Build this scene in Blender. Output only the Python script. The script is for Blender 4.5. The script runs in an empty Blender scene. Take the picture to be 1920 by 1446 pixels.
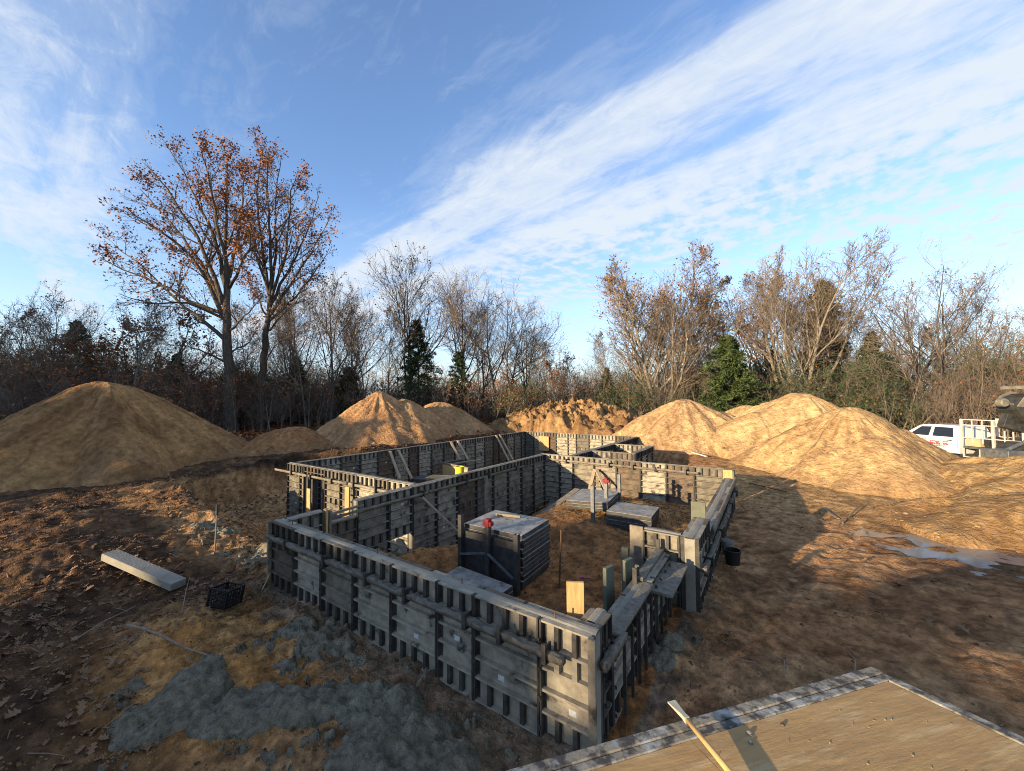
import bpy, bmesh, math, random
import numpy as np
from math import sin, cos, tan, radians, pi, sqrt, hypot, atan2, degrees
from mathutils import Matrix, Vector

SC = bpy.context.scene
COL = SC.collection
R0 = random.Random(7)

# ------------------------------------------------------------------ camera
CAMZ = 3.56
FPX, YAW, PITCH, ROLL = 718.5, radians(34.07), radians(2.085), radians(-.35)
_fw = np.array([-sin(YAW)*cos(PITCH), cos(YAW)*cos(PITCH), sin(PITCH)])
_rt0 = np.array([cos(YAW), sin(YAW), 0.0]); _up0 = np.cross(_rt0, _fw)
_rt = cos(ROLL)*_rt0 + sin(ROLL)*_up0
_up = -sin(ROLL)*_rt0 + cos(ROLL)*_up0
cam_d = bpy.data.cameras.new('camera'); cam = bpy.data.objects.new('camera', cam_d); COL.objects.link(cam)
cam_d.sensor_width = 36.0; cam_d.lens = 36*FPX/1920; cam_d.clip_end = 3000; cam_d.clip_start = .05
cam.matrix_world = Matrix(((_rt[0], _up[0], -_fw[0], 0), (_rt[1], _up[1], -_fw[1], 0), (_rt[2], _up[2], -_fw[2], CAMZ), (0, 0, 0, 1)))
SC.camera = cam

def ray(px, py):
    return _fw + _rt*(px-960)/FPX - _up*(py-723)/FPX
def at(px, py, z):                       # surveyed point on a level
    d = ray(px, py); return np.array([0, 0, CAMZ]) + d*((z-CAMZ)/d[2])
def far(px, py, D):                      # surveyed point at a horizontal distance
    d = ray(px, py); return np.array([0, 0, CAMZ]) + d*(D/hypot(d[0], d[1]))

# ------------------------------------------------------------------ light
SUN_AZ, SUN_EL = radians(20), radians(10.5)      # light travels toward az (from +Y to +X)
SKY_STRENGTH, SUN_STRENGTH, EXPOSURE = .135, 4.0, 1.5
sun_d = bpy.data.lights.new('sun', 'SUN'); sun = bpy.data.objects.new('sun', sun_d); COL.objects.link(sun)
sun_d.energy = SUN_STRENGTH; sun_d.angle = radians(.55); sun_d.color = (1.0, .79, .50)
_dir = Vector((sin(SUN_AZ)*cos(SUN_EL), cos(SUN_AZ)*cos(SUN_EL), -sin(SUN_EL)))
sun.rotation_euler = _dir.to_track_quat('-Z', 'Y').to_euler()
SC.view_settings.view_transform = 'Standard'; SC.view_settings.look = 'None'
SC.view_settings.exposure = EXPOSURE; SC.view_settings.gamma = 1; SC.view_settings.use_curve_mapping = False
SC.cycles.use_denoising = True; SC.cycles.denoising_prefilter = 'NONE'; SC.cycles.filter_width = 1.0
SC.cycles.max_bounces = 6; SC.cycles.transparent_max_bounces = 8

W = bpy.data.worlds.new('World'); SC.world = W; W.use_nodes = True
def sky():
    nt = W.node_tree; N = nt.nodes; L = nt.links; N.clear()
    def nd(t, **k):
        n = N.new(t)
        for a, b in k.items(): setattr(n, a, b)
        return n
    def math_(op, a, b=None, c=None, clamp=False):
        n = nd('ShaderNodeMath', operation=op, use_clamp=clamp)
        for i, v in enumerate((a, b, c)):
            if v is None: continue
            if isinstance(v, (int, float)): n.inputs[i].default_value = v
            else: L.new(v, n.inputs[i])
        return n.outputs[0]
    st = nd('ShaderNodeTexSky', sky_type='NISHITA', sun_disc=False)
    st.sun_elevation = SUN_EL; st.sun_rotation = SUN_AZ + pi
    st.altitude = 300; st.air_density = 1.0; st.dust_density = .15; st.ozone_density = 3.2
    tc = nd('ShaderNodeTexCoord')
    sp = nd('ShaderNodeSeparateXYZ'); L.new(tc.outputs['Generated'], sp.inputs[0])
    z = math_('MAXIMUM', sp.outputs[2], .035)
    u = math_('DIVIDE', sp.outputs[0], z); v = math_('DIVIDE', sp.outputs[1], z)
    az = radians(-80)
    a = math_('ADD', math_('MULTIPLY', u, sin(az)), math_('MULTIPLY', v, cos(az)))
    b = math_('ADD', math_('MULTIPLY', u, cos(az)), math_('MULTIPLY', v, -sin(az)))
    def coord(sa, sb, off=0.0):
        c = nd('ShaderNodeCombineXYZ'); L.new(math_('MULTIPLY', a, sa), c.inputs[0]); L.new(math_('MULTIPLY', b, sb), c.inputs[1]); c.inputs[2].default_value = off
        return c.outputs[0]
    def noise(c, sc, det=6, rough=.6, dist=0.0):
        n = nd('ShaderNodeTexNoise'); L.new(c, n.inputs['Vector']); n.inputs['Scale'].default_value = sc
        n.inputs['Detail'].default_value = det; n.inputs['Roughness'].default_value = rough; n.inputs['Distortion'].default_value = dist
        return n.outputs['Fac']
    def ramp(x, stops):
        r = nd('ShaderNodeValToRGB'); L.new(x, r.inputs[0]); e = r.color_ramp.elements
        while len(e) > 1: e.remove(e[-1])
        e[0].position, v0 = stops[0]; e[0].color = (v0, v0, v0, 1)
        for p, q in stops[1:]:
            k = e.new(p); k.color = (q, q, q, 1)
        return r.outputs[0]
    # cloud deck: bands across the wind, b measured in deck heights
    warp = math_('MULTIPLY', math_('SUBTRACT', noise(coord(.55, 1.0, 3.1), 1.3, 4, .55), .5), .42)
    bw = math_('ADD', b, warp)
    bn = math_('DIVIDE', math_('ADD', bw, 1.5), 9.0)
    P = lambda x: (x+1.5)/9.0
    band = ramp(bn, [(0.0, .45), (P(-.75), .30), (P(-.38), .60), (P(-.12), .58), (P(.10), .24), (P(.34), .05), (P(.7), .16), (P(1.02), .30), (P(1.20), .86), (P(1.42), .82), (P(1.60), .50), (P(1.76), .92), (P(2.1), .70), (P(2.8), .54), (P(3.6), .46), (P(5.0), .36), (P(7.0), .34)])
    streak = noise(coord(.55, 2.2, 7.0), 2.0, 10, .64, .6)
    wisp = noise(coord(.9, 1.6, 1.0), 5.5, 10, .70, .9)
    # mackerel ripples: short rows lying across the wind
    rip = noise(coord(3.0, 2.1, 11.0), 3.0, 6, .58, .15)
    ripm = ramp(bn, [(P(1.5), 0.0), (P(2.2), .75), (P(4.0), 1.0), (P(7.0), .7)])
    d = math_('ADD', band, math_('MULTIPLY', math_('SUBTRACT', streak, .5), 1.15))
    d = math_('ADD', d, math_('MULTIPLY', math_('SUBTRACT', wisp, .5), .75))
    d = math_('ADD', d, math_('MULTIPLY', math_('MULTIPLY', math_('SUBTRACT', rip, .5), ripm), 3.2))
    patch = noise(coord(.9, .7, 21.0), 1.1, 3, .5)
    d = math_('ADD', d, math_('MULTIPLY', math_('SUBTRACT', patch, .5), .9))
    cov = ramp(d, [(.14, 0.0), (.44, .20), (.72, .70), (.96, .97)])
    # thin veil toward the horizon
    hz = ramp(sp.outputs[2], [(0.0, .80), (.08, .60), (.20, .24), (.45, 0.0)])
    cov = math_('MAXIMUM', cov, hz)
    bg1 = nd('ShaderNodeBackground'); bg1.inputs[1].default_value = SKY_STRENGTH
    hs = nd('ShaderNodeHueSaturation'); hs.inputs['Saturation'].default_value = .95; hs.inputs['Hue'].default_value = .505; L.new(st.outputs[0], hs.inputs['Color'])
    L.new(hs.outputs[0], bg1.inputs[0])
    bg2 = nd('ShaderNodeBackground'); bg2.inputs[0].default_value = (.82, .90, 1.0, 1); bg2.inputs[1].default_value = .345
    mx = nd('ShaderNodeMixShader'); L.new(cov, mx.inputs[0]); L.new(bg1.outputs[0], mx.inputs[1]); L.new(bg2.outputs[0], mx.inputs[2])
    out = nd('ShaderNodeOutputWorld'); L.new(mx.outputs[0], out.inputs[0])
sky()

# ------------------------------------------------------------------ numpy noise
def _hash(ix, iy, s):
    h = (ix.astype(np.int64)*374761393 + iy.astype(np.int64)*668265263 + s*1442695041) & 0xffffffff
    h = ((h ^ (h >> 13))*1274126177) & 0xffffffff
    return ((h ^ (h >> 16)) & 0xffff)/65535.0
def vnoise(x, y, s=0):
    xi = np.floor(x); yi = np.floor(y); fx = x-xi; fy = y-yi
    fx = fx*fx*(3-2*fx); fy = fy*fy*(3-2*fy)
    a = _hash(xi, yi, s); b = _hash(xi+1, yi, s); c = _hash(xi, yi+1, s); d = _hash(xi+1, yi+1, s)
    return (a*(1-fx)+b*fx)*(1-fy)+(c*(1-fx)+d*fx)*fy
def fbm(x, y, s=0, oct=4, g=.5):
    v = 0; a = 1.0; t = 0
    for o in range(oct):
        v = v + a*vnoise(x*(1.93**o)+17.3*o, y*(1.93**o)-9.1*o, s+o); t += a; a *= g
    return v/t
def sstep(e0, e1, x):
    t = np.clip((x-e0)/(e1-e0), 0, 1); return t*t*(3-2*t)

# ------------------------------------------------------------------ materials
MATS = {}
def material(name, c1, c2=None, rough=.8, scale=6.0, detail=6, bump=.0, bscale=30.0, c3=None, stretch=(1, 1, 1), metal=0.0, lo=.35, hi=.65, attr=None, rand=0.0, coord='Object', spec=.3, c3scale=2.0, c3lo=.55, c3hi=.7, bdist=.02, trans=0.0, coat=0.0):
    m = bpy.data.materials.new(name); m.use_nodes = True; nt = m.node_tree; N = nt.nodes; L = nt.links
    b = N['Principled BSDF']; b.inputs['Roughness'].default_value = rough; b.inputs['Metallic'].default_value = metal
    b.inputs['Specular IOR Level'].default_value = spec
    if coat: b.inputs['Coat Weight'].default_value = coat; b.inputs['Coat Roughness'].default_value = .08
    tc = N.new('ShaderNodeTexCoord'); mp = N.new('ShaderNodeMapping'); mp.inputs['Scale'].default_value = stretch
    L.new(tc.outputs[coord], mp.inputs['Vector'])
    vec = mp.outputs[0]
    if rand:
        oi = N.new('ShaderNodeObjectInfo'); mm = N.new('ShaderNodeVectorMath'); mm.operation = 'ADD'
        sc = N.new('ShaderNodeMath'); sc.operation = 'MULTIPLY'; sc.inputs[1].default_value = 91.7; L.new(oi.outputs['Random'], sc.inputs[0])
        L.new(mp.outputs[0], mm.inputs[0]); L.new(sc.outputs[0], mm.inputs[1]); vec = mm.outputs[0]
    def noise(s, d=detail):
        n = N.new('ShaderNodeTexNoise'); n.inputs['Scale'].default_value = s; n.inputs['Detail'].default_value = d; n.inputs['Roughness'].default_value = .62
        L.new(vec, n.inputs['Vector']); return n.outputs['Fac']
    def rmp(f, a, z):
        r = N.new('ShaderNodeMapRange'); r.inputs['From Min'].default_value = a; r.inputs['From Max'].default_value = z; L.new(f, r.inputs['Value']); return r.outputs[0]
    def mix(f, A, B, bt='MIX'):
        x = N.new('ShaderNodeMix'); x.data_type = 'RGBA'; x.blend_type = bt
        if isinstance(f, float): x.inputs[0].default_value = f
        else: L.new(f, x.inputs[0])
        for i, v in ((6, A), (7, B)):
            if isinstance(v, tuple): x.inputs[i].default_value = (*v, 1)
            else: L.new(v, x.inputs[i])
        return x.outputs[2]
    if attr:
        at_ = N.new('ShaderNodeAttribute'); at_.attribute_name = attr; base = at_.outputs['Color']
        col = mix(rmp(noise(scale), lo, hi), mix(1.0, base, c1, 'MULTIPLY'), mix(1.0, base, c2 or c1, 'MULTIPLY'))
    else:
        col = mix(rmp(noise(scale), lo, hi), c1, c2 or c1) if c2 else None
    if c3: col = mix(rmp(noise(c3scale), c3lo, c3hi), col if col is not None else c1, c3)
    if rand:
        hv = N.new('ShaderNodeHueSaturation'); L.new(col, hv.inputs['Color']) if col is not None else None
        vr = N.new('ShaderNodeMapRange'); vr.inputs['To Min'].default_value = 1-rand; vr.inputs['To Max'].default_value = 1+rand
        L.new(oi.outputs['Random'], vr.inputs['Value']); L.new(vr.outputs[0], hv.inputs['Value'])
        if col is None: hv.inputs['Color'].default_value = (*c1, 1)
        col = hv.outputs[0]
    if col is not None: L.new(col, b.inputs['Base Color'])
    else: b.inputs['Base Color'].default_value = (*c1, 1)
    if bump:
        bp = N.new('ShaderNodeBump'); bp.inputs['Strength'].default_value = bump; bp.inputs['Distance'].default_value = bdist
        L.new(noise(bscale, 8), bp.inputs['Height']); L.new(bp.outputs[0], b.inputs['Normal'])
    MATS[name] = m
    return m
material('ground', (.46, .44, .42), (1.35, 1.30, 1.26), rough=.95, scale=4.0, detail=14, bump=1.0, bscale=16, bdist=.09, lo=.34, hi=.66, attr='col', spec=.1)
material('sand', (.66, .64, .62), (1.25, 1.22, 1.2), rough=.95, scale=4.5, detail=14, bump=1.0, bscale=9, bdist=.10, attr='col', spec=.1)
material('clods', (.075, .044, .024), (.19, .11, .055), rough=.95, scale=2.5, bump=.6, bscale=20, spec=.1)
material('concrete', (.215, .195, .158), (.29, .265, .215), rough=.85, scale=4, detail=10, bump=.4, bscale=30, c3=(.15, .138, .112), spec=.15)
material('wet_concrete', (.125, .106, .073), (.28, .24, .17), rough=1.0, scale=9, detail=12, bump=1.0, bscale=24, bdist=.06, spec=.04)
material('form_panel', (.25, .212, .156), (.125, .106, .08), rough=.7, scale=4.5, detail=10, bump=.3, bscale=22, c3=(.04, .034, .028), c3scale=3.2, c3lo=.54, c3hi=.68, rand=.30, spec=.25)
material('form_panel_brown', (.175, .125, .085), (.095, .07, .05), rough=.75, scale=4.5, detail=10, bump=.3, bscale=22, c3=(.04, .03, .024), c3scale=3.2, c3lo=.54, c3hi=.68, rand=.25, spec=.2)
material('form_panel_pale', (.36, .31, .23), (.20, .172, .13), rough=.7, scale=6, detail=10, bump=.3, bscale=22, c3=(.05, .044, .036), c3scale=4, c3lo=.56, c3hi=.66, rand=.2, spec=.25)
material('form_rail', (.10, .088, .07), (.21, .185, .145), rough=.7, scale=9, detail=8, bump=.3, bscale=30, c3=(.03, .027, .023), c3scale=6, c3lo=.5, c3hi=.62, rand=.25, spec=.25)
material('form_dark', (.026, .024, .022), (.07, .062, .052), rough=.6, scale=7, bump=.2, bscale=25, rand=.2, spec=.35)
material('form_face', (.33, .305, .27), (.17, .155, .135), rough=.6, scale=5, bump=.15, bscale=20, c3=(.07, .065, .06), c3scale=11, c3lo=.58, c3hi=.64, rand=.15, spec=.35)
material('old_timber', (.24, .20, .145), (.13, .105, .08), rough=.85, scale=5, stretch=(1, 1, 1), bump=.3, bscale=30, rand=.2)
material('splashed_timber', (.12, .105, .082), (.21, .185, .145), rough=.9, scale=14, bump=.9, bscale=35, bdist=.02, c3=(.09, .085, .075), c3scale=8)
material('new_timber', (.52, .34, .15), (.38, .23, .09), rough=.75, scale=4, stretch=(6, 6, 1), bump=.12, bscale=30, rand=.1)
material('brace_timber', (.40, .30, .185), (.27, .20, .125), rough=.8, scale=5, bump=.2, bscale=30, rand=.15)
material('sand_crumb', (.13, .075, .036), (.34, .20, .09), rough=.95, scale=3, detail=8, spec=.1)
material('treated_timber', (.095, .10, .07), (.14, .14, .10), rough=.85, scale=6, bump=.2, bscale=30)
material('black_steel', (.022, .02, .019), (.055, .05, .045), rough=.5, scale=9, bump=.1, spec=.4)
material('dull_steel', (.16, .165, .17), (.09, .09, .09), rough=.45, scale=9, metal=.3)
material('rust', (.16, .075, .035), (.07, .04, .025), rough=.85, scale=12)
material('red_paint', (.26, .015, .02), (.13, .015, .015), rough=.55, scale=8)
material('black_plastic', (.012, .012, .013), rough=.45)
material('white_plastic', (.62, .61, .57), (.45, .44, .41), rough=.5, scale=4)
material('yellow_plastic', (.75, .60, .03), (.6, .5, .05), rough=.5, scale=5)
material('red_tool', (.45, .07, .03), rough=.5)
material('pink_tape', (.45, .08, .20), rough=.6)
material('sticker', (.62, .63, .60), (.45, .45, .43), rough=.6, scale=25)
material('bark', (.055, .044, .035), (.12, .098, .078), rough=.95, scale=9, stretch=(1, 1, .25), bump=.5, bscale=12, bdist=.04, spec=.1)
material('pale_bark', (.15, .125, .098), (.26, .22, .175), rough=.95, scale=5, bump=.2, bscale=12, spec=.1)
material('twig', (.16, .125, .095), (.26, .20, .15), rough=.95, scale=1.5, spec=.1)
material('dark_twig', (.115, .088, .068), (.20, .155, .12), rough=.95, scale=.8, spec=.1)
material('oak_leaf', (.32, .125, .045), (.20, .075, .03), rough=.75, scale=1.6, c3=(.40, .19, .06), c3scale=1.1, spec=.2)
material('dry_leaf', (.13, .07, .036), (.24, .14, .075), rough=.8, scale=5, c3=(.10, .042, .022), c3scale=9, spec=.2)
material('needles', (.032, .050, .024), (.070, .095, .042), rough=.8, scale=1.2, spec=.15)
material('bright_needles', (.042, .066, .022), (.085, .11, .036), rough=.8, scale=1.2, spec=.15)
material('truck_paint', (.60, .61, .62), (.54, .54, .53), scale=2, rough=.35, spec=.5, coat=.5)
material('rack_paint', (.52, .50, .45), (.42, .40, .35), rough=.5, scale=5)
material('glass', (.012, .016, .022), rough=.08, spec=.6)
material('tyre', (.016, .016, .016), (.03, .028, .025), rough=.85, scale=12)
material('chrome', (.5, .5, .5), rough=.25, metal=.9)
material('lettering', (.42, .045, .05), rough=.5)
material('lettering_blue', (.30, .10, .22), rough=.5)
material('tan_board', (.50, .36, .20), (.42, .30, .17), rough=.8, scale=3)
material('machine_black', (.022, .022, .022), (.06, .055, .045), rough=.5, scale=5)
material('machine_cream', (.22, .20, .15), (.12, .11, .09), rough=.55, scale=5)
material('deck_ply', (.41, .255, .105), (.32, .195, .085), rough=.85, scale=4.0, detail=10, stretch=(.5, 2.4, 1), bump=.3, bscale=14, c3=(.50, .36, .19), c3scale=6, c3lo=.52, c3hi=.72)
material('deck_rim', (.23, .20, .15), (.06, .053, .046), rough=.65, scale=13, detail=9, bump=.3, bscale=30, c3=(.34, .335, .31), c3scale=9, lo=.44, hi=.54, c3lo=.5, c3hi=.62)
material('tool_wood', (.60, .38, .15), (.50, .30, .11), rough=.5, scale=3, stretch=(8, 8, 1))
material('blade', (.46, .45, .36), (.34, .32, .25), rough=.6, scale=10)
material('straw', (.38, .28, .14), (.28, .2, .10), rough=.9, scale=10)
material('stone', (.20, .19, .165), (.12, .115, .10), rough=.9, scale=20)
material('stick_wood', (.17, .12, .085), (.26, .20, .15), rough=.9, scale=9)
material('grass_tuft', (.13, .14, .09), (.2, .19, .13), rough=.9, scale=4)

def water_mat():
    m = bpy.data.materials.new('puddle_water'); m.use_nodes = True; b = m.node_tree.nodes['Principled BSDF']
    b.inputs['Base Color'].default_value = (.20, .19, .17, 1); b.inputs['Roughness'].default_value = .07; b.inputs['IOR'].default_value = 1.33
    b.inputs['Specular IOR Level'].default_value = .8
    N = m.node_tree.nodes; n = N.new('ShaderNodeTexNoise'); n.inputs['Scale'].default_value = 5; n.inputs['Detail'].default_value = 4
    bp = N.new('ShaderNodeBump'); bp.inputs['Strength'].default_value = .08; bp.inputs['Distance'].default_value = .02
    m.node_tree.links.new(n.outputs['Fac'], bp.inputs['Height']); m.node_tree.links.new(bp.outputs[0], b.inputs['Normal'])
    MATS['puddle_water'] = m
water_mat()

# ------------------------------------------------------------------ object helpers
def tag(o, label=None, cat=None, group=None, kind=None):
    if label: o['label'] = label
    if cat: o['category'] = cat
    if group: o['group'] = group
    if kind: o['kind'] = kind
    return o
def empty(name, loc=(0, 0, 0), rz=0.0):
    o = bpy.data.objects.new(name, None); COL.objects.link(o); o.location = loc; o.rotation_euler = (0, 0, rz); o.empty_display_size = .2
    return o
def link_mesh(name, me, parent=None, loc=(0, 0, 0), rot=(0, 0, 0)):
    o = bpy.data.objects.new(name, me); COL.objects.link(o); o.location = loc; o.rotation_euler = rot
    if parent: o.parent = parent
    return o
def mesh_np(name, V, faces, mats, mi=None, smooth=False):
    """V (n,3); faces: list of (m,k) int arrays; mi: list of material index arrays"""
    me = bpy.data.meshes.new(name); V = np.ascontiguousarray(V, dtype=np.float32)
    me.vertices.add(len(V)); me.vertices.foreach_set('co', V.ravel())
    loops = np.concatenate([f.ravel() for f in faces]).astype(np.int32)
    counts = np.concatenate([np.full(len(f), f.shape[1]) for f in faces]).astype(np.int32)
    me.loops.add(len(loops)); me.loops.foreach_set('vertex_index', loops)
    me.polygons.add(len(counts)); st = np.concatenate([[0], np.cumsum(counts)[:-1]]).astype(np.int32)
    me.polygons.foreach_set('loop_start', st); me.polygons.foreach_set('loop_total', counts)
    if mi is not None: me.polygons.foreach_set('material_index', np.concatenate(mi).astype(np.int32))
    if smooth: me.polygons.foreach_set('use_smooth', np.ones(len(counts), dtype=bool))
    for m in mats: me.materials.append(MATS[m])
    me.update(calc_edges=True); me.validate()
    return me

class MB:
    def __init__(s): s.v = []; s.f = []; s.m = []
    def box(s, c, d, rot=None, m=0):
        n = len(s.v); h = [x/2 for x in d]
        pts = [Vector((sx*h[0], sy*h[1], sz*h[2])) for sz in (-1, 1) for sy in (-1, 1) for sx in (-1, 1)]
        if rot is not None: pts = [rot @ p for p in pts]
        c = Vector(c); s.v += [tuple(p+c) for p in pts]
        for q in ((0, 2, 3, 1), (4, 5, 7, 6), (0, 1, 5, 4), (2, 6, 7, 3), (0, 4, 6, 2), (1, 3, 7, 5)): s.f.append(tuple(n+i for i in q)); s.m.append(m)
        return s
    def box2(s, a, b, m=0):
        return s.box([(x+y)/2 for x, y in zip(a, b)], [abs(y-x) for x, y in zip(a, b)], None, m)
    def beam(s, p, q, w, h, m=0, up=(0, 0, 1)):
        p = Vector(p); q = Vector(q); d = q-p; z = d.normalized(); x = Vector(up).cross(z)
        if x.length < 1e-4: x = Vector((1, 0, 0)).cross(z)
        x.normalize(); y = z.cross(x); M = Matrix((x, y, z)).transposed()
        return s.box((p+q)/2, (w, h, d.length), M, m)
    def tube(s, pts, rad, k=8, m=0, cap=True):
        pts = [Vector(p) for p in pts]; n0 = len(s.v)
        if isinstance(rad, (int, float)): rad = [rad]*len(pts)
        for i, p in enumerate(pts):
            t = (pts[min(i+1, len(pts)-1)]-pts[max(i-1, 0)]).normalized()
            x = t.cross(Vector((0, 0, 1)));
            if x.length < 1e-3: x = t.cross(Vector((0, 1, 0)))
            x.normalize(); y = t.cross(x)
            for j in range(k):
                a = 2*pi*j/k; s.v.append(tuple(p+(x*cos(a)+y*sin(a))*rad[i]))
        for i in range(len(pts)-1):
            for j in range(k):
                s.f.append((n0+i*k+j, n0+i*k+(j+1) % k, n0+(i+1)*k+(j+1) % k, n0+(i+1)*k+j)); s.m.append(m)
        if cap:
            s.f.append(tuple(n0+j for j in range(k))[::-1]); s.m.append(m)
            e = n0+(len(pts)-1)*k; s.f.append(tuple(e+j for j in range(k))); s.m.append(m)
        return s
    def lathe(s, c, prof, k=16, m=0, axis=(0, 0, 1)):
        z = Vector(axis).normalized(); c = Vector(c); x = z.cross(Vector((0, 1, 0)))
        if x.length < 1e-3: x = z.cross(Vector((1, 0, 0)))
        x.normalize(); y = z.cross(x); n0 = len(s.v)
        for r, h in prof:
            for j in range(k):
                a = 2*pi*j/k; s.v.append(tuple(c+z*h+(x*cos(a)+y*sin(a))*r))
        for i in range(len(prof)-1):
            for j in range(k):
                s.f.append((n0+i*k+j, n0+i*k+(j+1) % k, n0+(i+1)*k+(j+1) % k, n0+(i+1)*k+j)); s.m.append(m)
        return s
    def prism(s, poly, a, b, m=0, plane='xz'):
        """polygon (u,v) extruded between a and b on the third axis"""
        n = len(s.v); k = len(poly)
        for t in (a, b):
            for u, w in poly: s.v.append((u, t, w) if plane == 'xz' else (u, w, t) if plane == 'xy' else (t, u, w))
        s.f.append(tuple(n+i for i in range(k))); s.m.append(m); s.f.append(tuple(n+k+i for i in range(k))[::-1]); s.m.append(m)
        for i in range(k):
            j = (i+1) % k; s.f.append((n+j, n+i, n+k+i, n+k+j)); s.m.append(m)
        return s
    def mesh(s, name, mats, smooth=False, bevel=0.0):
        me = bpy.data.meshes.new(name); me.from_pydata(s.v, [], s.f)
        for m in mats: me.materials.append(MATS[m])
        me.polygons.foreach_set('material_index', s.m)
        bm = bmesh.new(); bm.from_mesh(me); bmesh.ops.recalc_face_normals(bm, faces=bm.faces)
        if bevel: bmesh.ops.bevel(bm, geom=bm.edges[:], offset=bevel, segments=1, affect='EDGES')
        bm.to_mesh(me); bm.free()
        if smooth: me.polygons.foreach_set('use_smooth', [True]*len(me.polygons))
        return me
    def build(s, name, mats, parent=None, loc=(0, 0, 0), rot=(0, 0, 0), smooth=False, bevel=0.0):
        if isinstance(mats, str): mats = [mats]
        return link_mesh(name, s.mesh(name, mats, smooth, bevel), parent, loc, rot)

# ------------------------------------------------------------------ ground
def rect_d(x, y, x0, x1, y0, y1):
    dx = np.maximum(np.maximum(x0-x, x-x1), 0); dy = np.maximum(np.maximum(y0-y, y-y1), 0)
    return np.hypot(dx, dy)
def inside(x, y, x0, x1, y0, y1): return (x > x0) & (x < x1) & (y > y0) & (y < y1)
def grade(x, y):
    """natural grade: low in front and right, rising toward the wood"""
    r = np.hypot(x, y)
    d = (-x*.62 + y*.78)
    g = .12 + .95*sstep(12, 27, d) + .18*sstep(27, 60, d) + .25*sstep(6, 16, -x)*(1-sstep(12, 27, d))
    g = g - .55*sstep(-3, 8, x)*sstep(14, 26, d)
    return g
def pit_d(x, y):
    x0 = -15.7-2.7*sstep(13, 9, y)
    return np.hypot(np.maximum(np.maximum(x0-x, x+6.7), 0), np.maximum(np.maximum((6.9-y)*.36, y-24.1), 0))
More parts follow.
